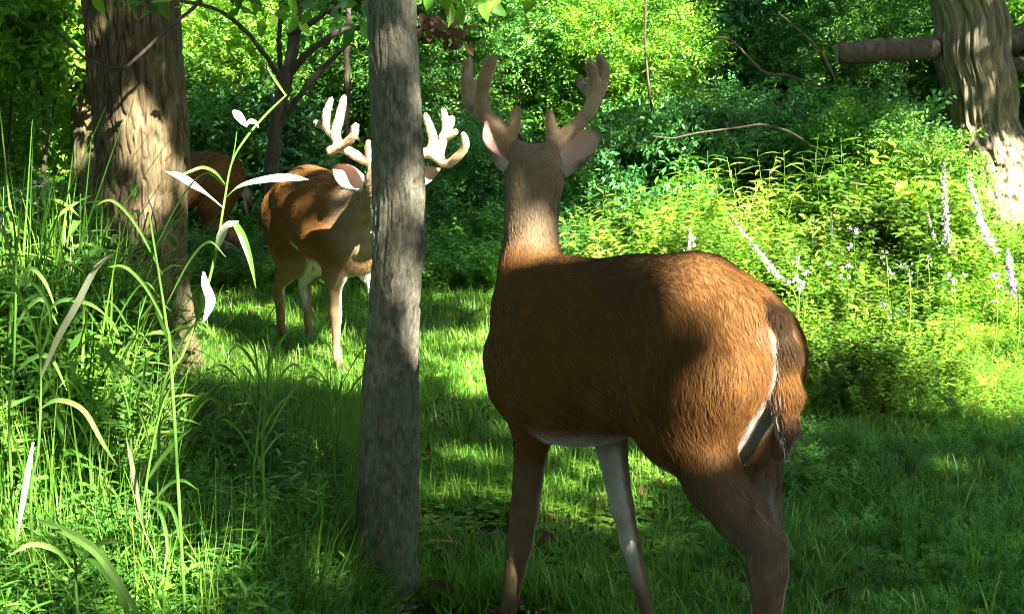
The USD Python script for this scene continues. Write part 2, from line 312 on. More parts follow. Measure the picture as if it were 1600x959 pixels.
def deer1_prims():
    M = D1.M
    P = torso(None, None)
    neck = [(.64, -.01, .86, .12), M(830, 420, -.03, .074), M(830, 340, -.045, .060), M(833, 285, -.055, .068), M(835, 268, -.06, .069)]
    P += chain(neck, .045)
    poll = np.array(M(835, 270, -.065, 0)[:3]); fwd = D1.L(D1.T + np.array([.03, 1, 0.08])); fwd = unit(fwd); up = np.array([0, 0, 1.0])
    hp, H = head_prims(D1, poll, fwd, up); P += hp
    L = .115
    P += chain([(.63, .09, .80, .10), M(829, 640, L, .062), M(829, 700, L, .043), M(819, 800, L, .036), M(813, 848, L, .034), M(806, 890, L, .0275), M(792, 965, L, .0235)], .014)
    P += chain([M(792, 965, L, .0195), M(788, 1000, L, .025), M(780, 1030, L, .022)], .015)
    Rr = -.115
    P += chain([(.62, -.09, .78, .095), M(950, 640, Rr, .06), M(956, 700, Rr, .038), M(972, 790, Rr, .031), M(985, 845, Rr, .0285), M(994, 885, Rr, .0225), M(1014, 962, Rr, .019)], .014)
    P += chain([M(1014, 962, Rr, .0175), M(1021, 992, Rr, .023), M(1018, 1018, Rr, .021)], .015)
    Hl = .125
    P += chain([(.12, .10, .82, .135), M(1092, 600, Hl, .100), M(1084, 680, Hl, .066), M(1116, 750, Hl, .056), M(1158, 805, Hl, .048), M(1196, 852, Hl, .041)], .04)
    P += chain([(.10, .11, .77, .085), M(1132, 590, Hl, .050), M(1104, 680, Hl, .030)], .06)
    P += chain([M(1207, 850, Hl, .032), M(1200, 890, Hl, .040), M(1199, 925, Hl, .031), M(1200, 1000, Hl, .028), M(1204, 1050, Hl, .033), M(1192, 1075, Hl, .028)], .02)
    Hr = -.125
    P += chain([(.12, -.10, .82, .135), M(1180, 620, Hr, .09), M(1176, 690, Hr, .066), M(1185, 745, Hr, .045), M(1200, 800, Hr, .026), M(1203, 850, Hr, .028), M(1190, 940, Hr, .02), M(1188, 985, Hr, .025), M(1178, 1010, Hr, .021)], .035)
    return P, poll, fwd, up, H

def make_deer(name, label, F, P, poll, fwd, up, H, antlers, ears, tail, hooves, seed, nh, tone=1.0, h=.008, hairlen=.016, hairw=.0009):
    'body: one skin; parts: fur, ears, antlers, tail, eyes, nose, hooves'
    t = thing(name, label, 'deer', F.W(np.array([.35, 0, 0.])))
    V, Fc = skin([(F.W(np.asarray(a, float)), F.W(np.asarray(b, float)), ra * F.k, rb * F.k, k * F.k) for a, b, ra, rb, k in P], h)
    n = trimesh.Trimesh(V, Fc, process=False).vertex_normals; V = V + n * (.011 * (meshkit.fbm(F.L(V) * [7, 7, 5], 3, seed) - .5))[:, None]; n = trimesh.Trimesh(V, Fc, process=False).vertex_normals; q = F.L(V); ln = np.stack([n @ F.f, n @ F.l, n[:, 2]], 1)
    J = dict(neck0=np.array([.66, 0, 1.0]), nax=unit(np.array(poll) - np.array([.66, 0, .85])), poll=np.array(poll), fwd=np.array(fwd), up=np.array(up))
    col = coat(q, ln, J) * tone
    obj('body', (V, Fc), FUR, t, smooth=True, color=col)
    def flow(p, nn):
        q = F.L(p); leg = (q[:, 2] < .58)[:, None]; nk = ((q[:, 2] > 1.02) & (q[:, 0] > .5))[:, None]; rear = ss(.18 - q[:, 0], 0, .15)[:, None] * .9
        d = np.where(leg, -F.f * .25 + np.array([0, 0, -1.0]), -F.f * (1 - .8 * rear) + np.array([0, 0, -.55]) - np.array([0, 0, .6]) * rear)
        return unit(np.where(nk, -F.f * .3 + np.array([0, 0, -1.0]), d))
    def length(p):
        q = F.L(p); return hairlen * (.55 + .45 * ss(q[:, 2], .4, .6)) * (1 + .9 * ss(.16 - q[:, 0], 0, .12) * ss(q[:, 2], .5, .62)) * (1 - .35 * ss(q[:, 2], 1.1, 1.25))
    strands('fur', t, V, Fc, col, flow, nh, length, hairw, seed, FUR)
    for b, tip, od, w in ears:
        ev, ef = ear(F, b, tip, od, w)
        inn = unit(np.asarray(od)); en = trimesh.Trimesh(ev, ef, process=False).vertex_normals
        ec = mixc(np.tile(GREY * .9, (len(ev), 1)), np.array([.52, .36, .29]), ss(en @ inn, .0, .5))
        u = ((ev - b) @ unit(np.asarray(tip) - b)) / np.linalg.norm(np.asarray(tip) - b)
        ec = mixc(ec, WHITE, (1 - ss(u, .05, .35)) * .8); ec = mixc(ec, DARKB * .6, ss(u, .86, .98) * .7)
        e = obj('ear', (ev, ef), FUR, t, smooth=True, color=ec)
        strands('fur', e, ev, ef, ec, lambda p, nn: np.tile(unit(np.asarray(tip) - b), (len(p), 1)), 2600, .010, .0008, seed + 5, FUR)
    for bs in antlers:
        av, af = antler(bs); an = trimesh.Trimesh(av, af, process=False).vertex_normals; av = av + an * (.004 * (meshkit.fbm(av * 45, 3, 12) - .5))[:, None]
        ac = np.tile([.17, .12, .072], (len(av), 1)) * (.6 + .9 * meshkit.fbm(av * 26, 3, 9))[:, None] * (2.2 if tone > 1.2 else 1.45)
        ao = obj('antler', (av, af), VELVET, t, smooth=True, color=ac, label='branched antler in thick velvet')
        strands('velvet', ao, av, af, ac * 1.15, lambda p, nn: unit(nn * .3 + [0, 0, .6]), 3500, .006, .0007, seed + 3, FUR, .9)
    if tail is not None:
        tv, tf = skin(tail, .006); tn = trimesh.Trimesh(tv, tf, process=False).vertex_normals; q = F.L(tv); tz = (q[:, 2] - q[:, 2].min()) / np.ptp(q[:, 2])
        ctr = np.interp(tz, *(lambda k: ([0, .25, .5, .75, 1], [q[abs(tz - z) < .15, 1].mean() for z in (0, .25, .5, .75, 1)]))(0))
        edge = abs(q[:, 1] - ctr); tc = mixc(np.tile(DARKB * .6, (len(q), 1)), BROWN * 1.15, ss(1 - tz, .30, .5))
        tc = mixc(tc, BLACK, ss(1 - tz, .66, .84)); tc = mixc(tc, WHITE, ss(edge + .008 * (meshkit.noise(q * 60) - .5), .029, .038) * .55 * ss(1 - tz, .1, .35)); tc = mixc(tc, WHITE, ss((tn @ F.f), .3, .7))
        tl = obj('tail', (tv, tf), FUR, t, smooth=True, color=tc)
        strands('fur', tl, tv, tf, tc, lambda p, nn: np.tile(unit(np.array([0, 0, -1.0]) - F.f * .12), (len(p), 1)), 9000, .034, .0010, seed + 9, FUR, .16)
    for sg in (1, -1):
        c = H(.085, sg * .066, .012); ic = trimesh.creation.icosphere(2, .0175 * F.k); ic.apply_translation(F.W(np.array(c))); obj('eye', ic, EYE, t, smooth=True)
    ns = trimesh.creation.icosphere(2, 1.0); c = F.W(np.array(H(.298, 0, -.045))); ns.vertices = c + ns.vertices @ np.array([F.D(np.array(fwd)) * .014, F.D(np.cross(up, fwd)) * .024, F.D(up) * .018]); obj('nose', ns, EYE, t, smooth=True)
    for p0, p1, r in hooves:
        a, b = np.asarray(p0), np.asarray(p1)
        for sg in (1, -1):
            o = F.l * sg * .012
            hv, hf = skin([(a + o, b + o, r * .62, r * .78, .006)], .006); obj('hoof', (hv, hf), HOOF, t, smooth=True)
    return t
def hoof_line(F, p):
    'from the end of a leg down to the ground'
    w = F.W(np.asarray(p[:3], float)); return (w, np.array([w[0], w[1], 0]) + F.f * .035 + np.array([0, 0, .018]), p[3])
# ---------------------------------------------------------------- the three deer
P, poll, fwd, up, H = deer1_prims()
YA = D1.W(poll)[1] + .02
def px_(rows, Y): return [(*at(x, y, Y + dy), r * .80) for x, y, dy, r in rows]
left = [px_([(806, 236, .0, .021), (796, 214, 0, .019), (776, 196, .02, .018), (757, 180, .05, .0175), (741, 172, .09, .017), (730, 152, .14, .016), (729, 125, .17, .0155), (733, 94, .18, .013)], YA),
        px_([(757, 181, .05, .017), (753, 160, .04, .0175), (754, 135, .03, .0175), (761, 112, .02, .0165), (770, 92, .01, .013)], YA),
        px_([(800, 214, .0, .015), (804, 195, -.01, .0135), (807, 168, -.02, .009)], YA), px_([(737, 165, .11, .014), (741, 145, .2, .013), (742, 130, .26, .009)], YA)]
right = [px_([(858, 238, .0, .021), (872, 222, 0, .02), (893, 203, .02, .0185), (913, 183, .05, .018), (928, 156, .09, .0175), (930, 128, .12, .0175), (921, 97, .13, .014)], YA),
         px_([(913, 184, .05, .016), (930, 160, .12, .016), (941, 132, .18, .0155), (943, 110, .2, .015), (936, 90, .2, .013)], YA),
         px_([(866, 226, .0, .015), (862, 205, -.01, .014), (858, 174, -.02, .010)], YA), px_([(926, 152, .10, .015), (915, 137, .2, .016), (906, 127, .28, .015)], YA)]
E1 = [(at(799, 264, YA + .0), at(757, 193, YA + .03), unit([.25, -.85, .35]), .047), (at(870, 270, YA + .0), at(940, 209, YA + .02), unit([-.15, -.8, .5]), .048)]
hv = [hoof_line(D1, D1.M(780, 1030, .115, .024)), hoof_line(D1, D1.M(1018, 1018, -.115, .022)), hoof_line(D1, D1.M(1192, 1075, .125, .030)), hoof_line(D1, D1.M(1178, 1010, -.125, .022))]
TAILR = [D1.M(1178, 462, 0, .02), D1.M(1210, 500, 0, .031), D1.M(1222, 550, 0, .038), D1.M(1227, 610, 0, .037), D1.M(1230, 655, 0, .027), D1.M(1229, 698, 0, .009)]
tail1 = [(D1.W(np.array(a[:3])), D1.W(np.array(b[:3])), a[3] * .8, b[3] * .8, .02) for a, b in zip(TAILR[:-1], TAILR[1:])]
make_deer('deer', 'large antlered deer standing nearest, seen from behind with its head turned away', D1, P, poll, fwd, up, H, [left, right], E1, tail1, hv, 11, 90000)

D2 = Frame(-1.24, 7.0, -56.5, 1.03)
def pose(front, hind, neck, Fr, zs=1.0, zo=0.0, hl=.11):
    P = torso(None, None)
    P = [((a[0] * 1.18, a[1], a[2] * zs + zo), (b[0] * 1.18, b[1], b[2] * zs + zo), ra * 1.03, rb * 1.03, k) for a, b, ra, rb, k in P]
    P += chain(neck, .05); hoofs = []
    for sg, (dx, lift) in front:
        y = sg * .10
        P += chain([(.74, sg * .085, .78 * zs + zo, .10), (.72 + dx * .15, y, .60 * zs + zo, .062), (.72 + dx * .35, y, .48, .040), (.72 + dx * .6, y, .31 + lift, .032), (.72 + dx * .66, y, .27 + lift, .026), (.72 + dx * .9, y, .12 + lift, .020), (.73 + dx, y, .08 + lift, .025), (.75 + dx, y, .045 + lift, .023)], .014)
        hoofs.append((.75 + dx, y, .05 + lift, .023))
    for sg, (dx, lift) in hind:
        y = sg * hl
        P += chain([(.12, sg * .09, .82 * zs + zo, .13), (.20 + dx * .2, y, .64 * zs + zo, .10), (.22 + dx * .3, y, .55 * zs + zo * .6, .075), (.10 + dx * .7, y, .42 + lift, .045), (.03 + dx, y, .345 + lift, .036)], .04)
        P += chain([(.03 + dx, y, .345 + lift, .032), (.05 + dx, y, .28 + lift, .030), (.06 + dx, y, .12 + lift, .022), (.075 + dx, y, .085 + lift, .026), (.10 + dx, y, .045 + lift, .024)], .014)
        hoofs.append((.10 + dx, y, .05 + lift, .024))
    return P, [hoof_line(Fr, h) for h in hoofs]
pw2 = at(597, 276, 5.86); poll2 = D2.L(pw2)
nk2 = [(.74, 0, .78, .12), (.86, .015, .86, .095), (*(D2.L(pw2 + np.array([-.01, .12, -.05]))), .072), (*poll2, .068)]
P2, hv2 = pose([(-1, (.0, 0)), (1, (.08, 0))], [(-1, (-.08, .0)), (1, (-.10, 0))], nk2, D2, 1.08, -.15, .085)
f2 = unit(np.array([.02, -.86, -.50])); u2 = unit(np.array([0, 0, 1.0]) - f2 * f2[2])
fl2, ul2 = unit(D2.L(D2.T + f2)), unit(D2.L(D2.T + u2))
hp2, H2 = head_prims(D2, poll2, fl2, ul2); P2 += hp2
YB = 5.84
a_l = [px_([(598, 262, .0, .024), (575, 253, 0, .024), (552, 241, 0, .024), (532, 231, -.04, .024), (515, 237, -.08, .021)], YB),
       px_([(533, 231, -.04, .023), (524, 212, -.04, .022), (530, 186, -.03, .022), (538, 152, 0, .016)], YB), px_([(524, 214, -.04, .02), (512, 200, .02, .02), (510, 178, .06, .018), (518, 155, .09, .013)], YB),
       px_([(518, 236, -.08, .019), (538, 226, -.12, .019), (552, 212, -.16, .019), (556, 196, -.18, .015)], YB), px_([(580, 256, 0, .022), (577, 240, -.02, .02), (576, 222, -.04, .014)], YB), px_([(511, 202, .03, .017), (502, 196, .1, .017), (494, 192, .14, .015)], YB)]
a_r = [px_([(630, 262, .0, .024), (648, 243, 0, .024), (672, 240, 0, .024), (697, 256, -.04, .023), (714, 246, -.10, .021), (727, 228, -.14, .019), (724, 210, -.16, .014)], YB),
       px_([(672, 240, 0, .021), (677, 220, 0, .021), (672, 200, .01, .019), (665, 180, .02, .014)], YB), px_([(686, 248, -.02, .021), (690, 228, .0, .02), (697, 208, .03, .019), (696, 190, .05, .018), (693, 172, .06, .014)], YB),
       px_([(697, 205, .03, .017), (704, 194, .06, .016), (706, 184, .08, .013)], YB), px_([(690, 214, .02, .016), (702, 212, .0, .016), (713, 205, -.02, .012)], YB)]
E2 = [(at(570, 292, 5.88), at(519, 259, 5.9), unit([-.2, -.9, .2]), .052), (at(626, 290, 5.88), at(688, 264, 5.9), unit([.2, -.9, .2]), .046)]
T2 = [(.0, 0, .92, .03), (-.05, 0, .86, .042), (-.07, 0, .76, .042), (-.075, 0, .66, .03), (-.075, 0, .60, .012)]
def tl(F, rows): return [(F.W(np.array(a[:3])), F.W(np.array(b[:3])), a[3] * .8, b[3] * .8, .02) for a, b in zip(rows[:-1], rows[1:])]
make_deer('deer', 'antlered deer in the middle distance facing forward, its head half hidden by the slim tree', D2, P2, poll2, fl2, ul2, H2, [a_l, a_r], E2, tl(D2, T2), hv2, 21, 22000, 1.45, .010, .018, .003)

D3 = Frame(-2.06, 9.3, 196, .93)
p3 = np.array([1.16, .02, 1.12]); f3 = unit(np.array([.8, 0, -.45])); u3 = unit(np.array([0, 0, 1.0]) - f3 * f3[2])
P3, hv3 = pose([(-1, (.04, 0)), (1, (-.05, 0))], [(-1, (.05, 0)), (1, (-.04, 0))], [(.74, 0, .84, .12), (.92, .0, .96, .09), (1.1, .02, 1.10, .07), (*p3, .068)], D3)
hp3, H3 = head_prims(D3, p3, f3, u3); P3 += hp3
def e3(sg): b = D3.W(np.array(H3(-.02, sg * .06, .04))); return (b, b + D3.D(np.array([-.06, sg * .12, .10])), unit(D3.D(np.array([.5, sg * .5, .1]))), .042)
make_deer('deer', 'third deer in deep shade far back, only its brown hindquarters showing beside the furrowed trunk', D3, P3, p3, f3, u3, H3, [], [e3(1), e3(-1)], tl(D3, T2), hv3, 31, 12000, .9, .012, .02, .004)
# ---------------------------------------------------------------- ground
def ground_z(x, y): return .035 * (meshkit.fbm(np.stack([x * .5, y * .5, 0 * x], -1), 3, 5) - .5) + np.maximum(0, y - 14) * .02
gx = np.concatenate([np.linspace(-60, -9, 14), np.linspace(-8.5, 8.5, 120), np.linspace(9, 60, 14)]); gy = np.concatenate([np.linspace(-40, .5, 12), np.linspace(1, 16, 130), np.linspace(17, 90, 20)])
GX, GY = np.meshgrid(gx, gy, indexing='ij'); gv = np.stack([GX, GY, ground_z(GX, GY) - .012], -1).reshape(-1, 3)
i, j = np.meshgrid(np.arange(len(gx) - 1), np.arange(len(gy) - 1), indexing='ij'); n_ = len(gy)
gf = np.stack([i * n_ + j, (i + 1) * n_ + j, (i + 1) * n_ + j + 1, i * n_ + j + 1], -1).reshape(-1, 4)
obj('ground', (gv, gf), SOIL, smooth=True, kind='structure')
# ---------------------------------------------------------------- trunks
def trunk_mesh(rows, Y, top, amp, fu, fz, rings=230, around=170, seed=0, flare=0.0, foot=.45):
    'rows: (pixel row, left edge, right edge) of the trunk; bark ridges are real relief'
    c = []
    for py, xl, xr in rows:
        p = at((xl + xr) / 2, py, Y); c.append((p[2], p[0], p[1], (xr - xl) / 2 / FPX * (p - CAM) @ FW))
    c = np.array(sorted(c)); lo, hi = c[0], c[-1]
    c = np.vstack([[-.12, lo[1], lo[2], lo[3] * (1 + flare)], c[c[:, 0] > 0], [hi[0] + .8, *(hi[1:3] + (hi[1:3] - c[-2][1:3]) * .8 / max(hi[0] - c[-2][0], .05) * .5), hi[3] * .97], [top, *(hi[1:3] + (hi[1:3] - lo[1:3]) * 1.6), hi[3] * .6]])
    zs = np.concatenate([np.linspace(c[0, 0], hi[0] + .5, int(rings * .85)), np.linspace(hi[0] + .55, top, int(rings * .15))])
    cx, cy, r = (np.interp(zs, c[:, 0], c[:, k]) for k in (1, 2, 3))
    th = np.linspace(0, 2 * np.pi, around, endpoint=False); Z, TH = np.meshgrid(zs, th, indexing='ij'); Rr = np.repeat(r[:, None], around, 1)
    q = np.stack([np.cos(TH) * Rr * fu, np.sin(TH) * Rr * fu, Z * fz], -1)
    wob = .6 * (meshkit.fbm(q * .5 + 3, 2, seed + 1) - .5); q1 = q + wob[..., None]
    n1 = meshkit.fbm(q1, 2, seed); n2 = meshkit.fbm(q1 * 1.9 + 7, 2, seed + 4); fine = meshkit.fbm(q * [5, 5, 2.5], 2, seed + 6) - .5
    big = meshkit.fbm(np.stack([np.cos(TH) * 1.5, np.sin(TH) * 1.5, Z * 1.6], -1), 2, seed + 8) - .5
    cx = cx + amp * 5 * (meshkit.fbm(np.stack([zs * 1.7, 0 * zs, 0 * zs + seed], -1), 2, 3) - .5)
    crack = np.exp(-((n1 - .5) / .055)**2) + .55 * np.exp(-((n2 - .5) / .06)**2)
    d = amp * (.45 - 1.1 * np.minimum(crack, 1.15)) + amp * .5 * fine + Rr * .14 * big
    root = np.exp(-np.maximum(Z, 0) / foot) * flare * Rr * (.35 + .65 * np.cos(TH * 4 + seed + 1.0)**2) * .6
    rr = Rr + d + root
    v = np.stack([cx[:, None] + np.cos(TH) * rr, cy[:, None] + np.sin(TH) * rr, Z], -1).reshape(-1, 3)
    a, b = np.meshgrid(np.arange(len(zs) - 1), np.arange(around), indexing='ij')
    f = np.stack([a * around + b, a * around + (b + 1) % around, (a + 1) * around + (b + 1) % around, (a + 1) * around + b], -1).reshape(-1, 4)
    return v, f
def limb(rows, Y, sides=9, seed=0, n=24, rough=.08):
    'rows: (px, py, dY, radius in metres)'
    s = spline([(*at(x, y, Y + dy), r) for x, y, dy, r in rows], n); rng = R_(seed)
    s[1:-1, :3] += rng.normal(0, 1, (n - 2, 3)) * s[1:-1, 3:] * rough * 2; s[:, 3] *= 1 + rng.normal(0, rough, n)
    return tube(s[:, :3], s[:, 3], sides)
T1Y, TMY, TRY = 6.25, 3.36, 10.8
t1 = thing('tree', 'thick tree with deeply furrowed brown bark and sunlit patches on its trunk', 'tree', at(228, 590, T1Y) * [1, 1, 0])
obj('trunk', trunk_mesh([(0, 131, 275), (100, 139, 281), (200, 147, 287), (300, 154, 291), (400, 162, 295), (500, 168, 299), (560, 168, 305), (590, 162, 316)], T1Y + .05, 7.5, .017, 24, 3.4, 430, 300, 2, .25), BARK1, t1, smooth=True)
obj('twig', limb([(228, 300, -.28, .004), (240, 335, -.31, .004), (248, 378, -.27, .003)], T1Y), TWIG, t1); obj('twig', limb([(247, 298, -.27, .005), (238, 335, -.3, .003), (232, 360, -.33, .002)], T1Y), TWIG, t1)
tm = thing('tree', 'slim straight grey-barked tree standing alone in front of the second deer', 'tree', at(605, 925, TMY) * [1, 1, 0])
obj('trunk', trunk_mesh([(0, 575, 650), (100, 576, 653), (200, 578, 657), (300, 579, 661), (385, 580, 663), (410, 580, 661), (430, 579, 656), (500, 577, 655), (600, 571, 656), (700, 565, 655), (800, 560, 652), (880, 557, 647), (945, 550, 648)], TMY + .08, 6.5, .0046, 50, 9, 520, 190, 5, .42, .16), BARK2, tm, smooth=True)
tr = thing('tree', 'large leaning tree with pale shaggy bark, glaring sunlit foot and broken limb stub', 'tree', at(1530, 370, TRY) * [1, 1, 0])
obj('trunk', trunk_mesh([(0, 1450, 1560), (70, 1464, 1578), (150, 1479, 1589), (190, 1485, 1590), (225, 1482, 1606), (270, 1472, 1632), (320, 1456, 1650), (350, 1446, 1662), (380, 1436, 1674)], TRY + .3, 8.5, .030, 13, 1.1, 300, 240, 9, .35, .35), BARK3, tr, smooth=True)
lb = obj('limb', limb([(1310, 84, -.15, .088), (1360, 80, -.12, .098), (1420, 78, .08, .098), (1475, 74, .32, .10), (1540, 72, .5, .10)], TRY, 16, 3, 30, .035), WOOD, tr, smooth=True)
p_ = at(1310, 84, TRY - .15); q_ = p_ + unit(at(1310, 84, TRY - .15) - at(1360, 80, TRY - .12)) * .004
obj('cut_end', tube(np.array([p_, q_]), .080, 16), CUTW, lb)
obj('limb', limb([(1545, 85, .35, .10), (1585, 62, .5, .11), (1630, 40, .7, .10), (1680, 20, .9, .09)], TRY, 14, 4, 24, .05), WOOD, tr, smooth=True)
obj('limb', limb([(1560, 100, .4, .07), (1590, 104, .6, .075), (1650, 92, .9, .07)], TRY, 12, 6, 20, .06), WOOD, tr, smooth=True)
tb = thing('tree', 'dark slender tree just behind the left edge of the furrowed trunk', 'tree', at(132, 340, 8.6) * [1, 1, 0])
obj('trunk', trunk_mesh([(0, 112, 150), (120, 112, 152), (220, 113, 154), (320, 112, 156), (400, 110, 158)], 8.6, 7, .008, 40, 3, 150, 90, 15, .2), BARK1, tb, smooth=True)
tf = thing('tree', 'forked dark sapling with spreading bare branches between the furrowed and slim trunks', 'tree', at(425, 380, 9.8) * [1, 1, 0])
obj('trunk', limb([(424, 430, 0, .075), (425, 300, 0, .062), (428, 220, 0, .058), (440, 150, 0, .055), (455, 90, 0, .05), (462, 40, 0, .045), (468, -20, 0, .04), (480, -160, 0, .03), (490, -400, 0, .02)], 9.8, 12, 1, 50, .05), TWIG, tf, smooth=True)
for k, rows in enumerate([[(440, 125, 0, .022), (410, 80, -.2, .02), (375, 40, -.4, .018), (335, 14, -.6, .015), (270, 0, -.8, .012)], [(446, 120, 0, .03), (478, 88, -.1, .03), (500, 68, -.15, .028), (535, 48, -.2, .024), (580, 40, -.2, .02)],
        [(436, 195, 0, .024), (468, 150, -.1, .024), (500, 112, -.15, .022), (530, 82, -.2, .018), (545, 60, -.2, .014)], [(452, 55, 0, .028), (495, 30, -.2, .024), (530, 10, -.3, .02), (560, -15, -.3, .02)], [(438, 110, .1, .02), (436, 60, .1, .02), (440, 10, .1, .018)],
        [(436, 112, 0, .010), (425, 114, -.1, .009), (415, 118, -.2, .008)]]):
    obj('branch', limb(rows, 9.8, 8, 20 + k, 22, .08), TWIG, tf, smooth=True)
for (rows, r, Y, lab) in [([(545, -40), (543, 60), (542, 140), (545, 260), (546, 400)], .035, 11.5, 'thin dark sapling rising behind the antlers of the second deer'), ([(572, -40), (568, 60), (566, 150), (566, 400)], .05, 12.5, 'dark sapling mostly hidden behind the left edge of the slim tree'),
        ([(1092, -40), (1088, 60), (1082, 150), (1075, 300), (1072, 420)], .10, 15, 'grey trunk wrapped in vines deep among the shrubs, top centre right'), ([(1010, -30), (1008, 60), (1014, 140), (1022, 200), (1030, 330)], .014, 11, 'thin bent sapling stem behind the right antlers')]:
    t = thing('sapling', lab, 'sapling', at(rows[-1][0], 400, Y) * [1, 1, 0])
    obj('stem', limb([(x, y, 0, r * (1 - .08 * (4 - i))) for i, (x, y) in enumerate(rows)], Y, 9, int(r * 1000), 30, .1), TWIG, t, smooth=True)
for rows, Y, lab in [([(1095, 75, 0, .012), (1118, 60, 0, .016), (1140, 62, 0, .018), (1165, 85, 0, .02), (1195, 113, 0, .02), (1230, 118, 0, .02), (1262, 130, 0, .018), (1295, 140, 0, .015)], 10.2, 'long dark arching branch high in the shrubs left of the limb stub'),
        ([(1020, 213, 0, .01), (1050, 216, .0, .012), (1090, 208, 0, .014), (1150, 200, 0, .016), (1190, 195, 0, .017), (1225, 203, 0, .017), (1260, 222, 0, .016), (1285, 245, 0, .014)], 10.0, 'low dark branch bowed over the shaded shrubs right of the antlers'),
        ([(1215, 20, 0, .016), (1245, 45, 0, .02), (1262, 60, 0, .022), (1285, 85, 0, .022), (1298, 110, 0, .02), (1306, 128, 0, .015)], 10.0, 'short dark branch slanting down to the end of the limb stub'),
        ([(1185, 150, 0, .008), (1225, 162, 0, .010), (1258, 180, 0, .010), (1285, 205, 0, .012), (1310, 240, 0, .012)], 10.3, 'thin branch sloping down right below the limb stub'),
        ([(1270, 275, 0, .012), (1320, 284, 0, .016), (1380, 292, 0, .017), (1430, 296, 0, .013)], 9.6, 'dark fallen branch lying across the shade left of the leaning tree')]:
    rows = [(x, y, d, r * .52) for x, y, d, r in rows]
    b = obj('arching_branch', limb(rows, Y, 8, int(Y * 10), 30, .06), TWIG, smooth=True); tag(b, lab, 'branch')
b = obj('hanging_vine', limb([(70, 30, .2, .006), (110, 70, .1, .007), (140, 95, -.36, .008), (185, 108, -.42, .008), (212, 92, -.42, .008), (240, 66, -.38, .008), (275, 35, -.3, .009), (310, 5, -.2, .009), (330, -30, 0, .009)], T1Y, 7, 4, 44, .08), TWIG, smooth=True)
tag(b, 'thin bare vine looping across the upper part of the furrowed trunk', 'vine')
# ---------------------------------------------------------------- leaves, sprigs, tufts
def leaf(base, d, up, L, w, droop=.2, fold=.25):
    'one leaf blade: folded along its midrib and bent down; 8 triangles'
    d = unit(d); s = unit(np.cross(d, up)); n = np.cross(s, d); P = []
    for u, ww in ((0, .05), (.33, 1.0), (.68, .72)):
        c = base + d * L * u - n * L * droop * u * u; P += [c - s * w / 2 * ww + n * fold * w / 2 * ww, c, c + s * w / 2 * ww + n * fold * w / 2 * ww]
    P.append(base + d * L - n * L * droop)
    return np.array(P), np.array([(0, 1, 4), (0, 4, 3), (1, 2, 5), (1, 5, 4), (3, 4, 7), (3, 7, 6), (4, 5, 8), (4, 8, 7), (6, 7, 9), (7, 8, 9)])
def leaf4(base, d, up, L, w, droop=.2, fold=.25):
    'a small leaf: four triangles folded along the midrib'
    d = unit(d); s = unit(np.cross(d, up)); n = np.cross(s, d); c = base + d * L * .45 - n * L * droop * .2
    return np.array([base, c - s * w / 2 + n * fold * w / 2, c, c + s * w / 2 + n * fold * w / 2, base + d * L - n * L * droop]), np.array([(0, 2, 1), (0, 3, 2), (1, 2, 4), (2, 3, 4)])
def sprig(seed, n, L, w, size, spread=1.0, flat=.5):
    rng = R_(seed); ms = []; ax = unit(np.array([1, 0, .15]))
    for k in range(n):
        u = (k + .5) / n; g = k * 2.4; sd = np.array([0, np.cos(g), np.sin(g) * flat])
        b = ax * size * u + sd * .015; d = unit(ax * .45 + sd * spread + rng.normal(0, .3, 3))
        ms.append(leaf4(b, d, np.array([0, 0, 1.0]) + rng.normal(0, .35, 3), L * rng.uniform(.65, 1.2), w * rng.uniform(.7, 1.15), rng.uniform(.05, .4)))
    return join(ms)
def blade(rng, base, az, h, w, lean, n=4):
    t = np.linspace(0, 1, n + 1); d = np.array([np.cos(az), np.sin(az), 0]); s = np.array([-np.sin(az), np.cos(az), 0])
    c = base + d * (lean * h * t**1.8)[:, None] + np.array([0, 0, 1.0]) * (h * (t - .28 * lean * t**2.2))[:, None]; ww = w * (1 - t**1.6) * .5 + .0004
    P = np.stack([c - s * ww[:, None], c + s * ww[:, None]], 1).reshape(-1, 3); i = np.arange(n) * 2
    return P, np.vstack([np.stack([i, i + 1, i + 3], 1), np.stack([i, i + 3, i + 2], 1)])
def tuft(seed, n, h, w, rad, lean=1.0):
    rng = R_(seed); ms = []
    for k in range(n):
        a = rng.uniform(0, 6.283); r = rad * np.sqrt(rng.random()); ms.append(blade(rng, np.array([np.cos(a) * r, np.sin(a) * r, 0]), a + rng.normal(0, .9), h * rng.uniform(.45, 1.15), w * rng.uniform(.7, 1.3), rng.uniform(.10, lean), 3))
    return join(ms)
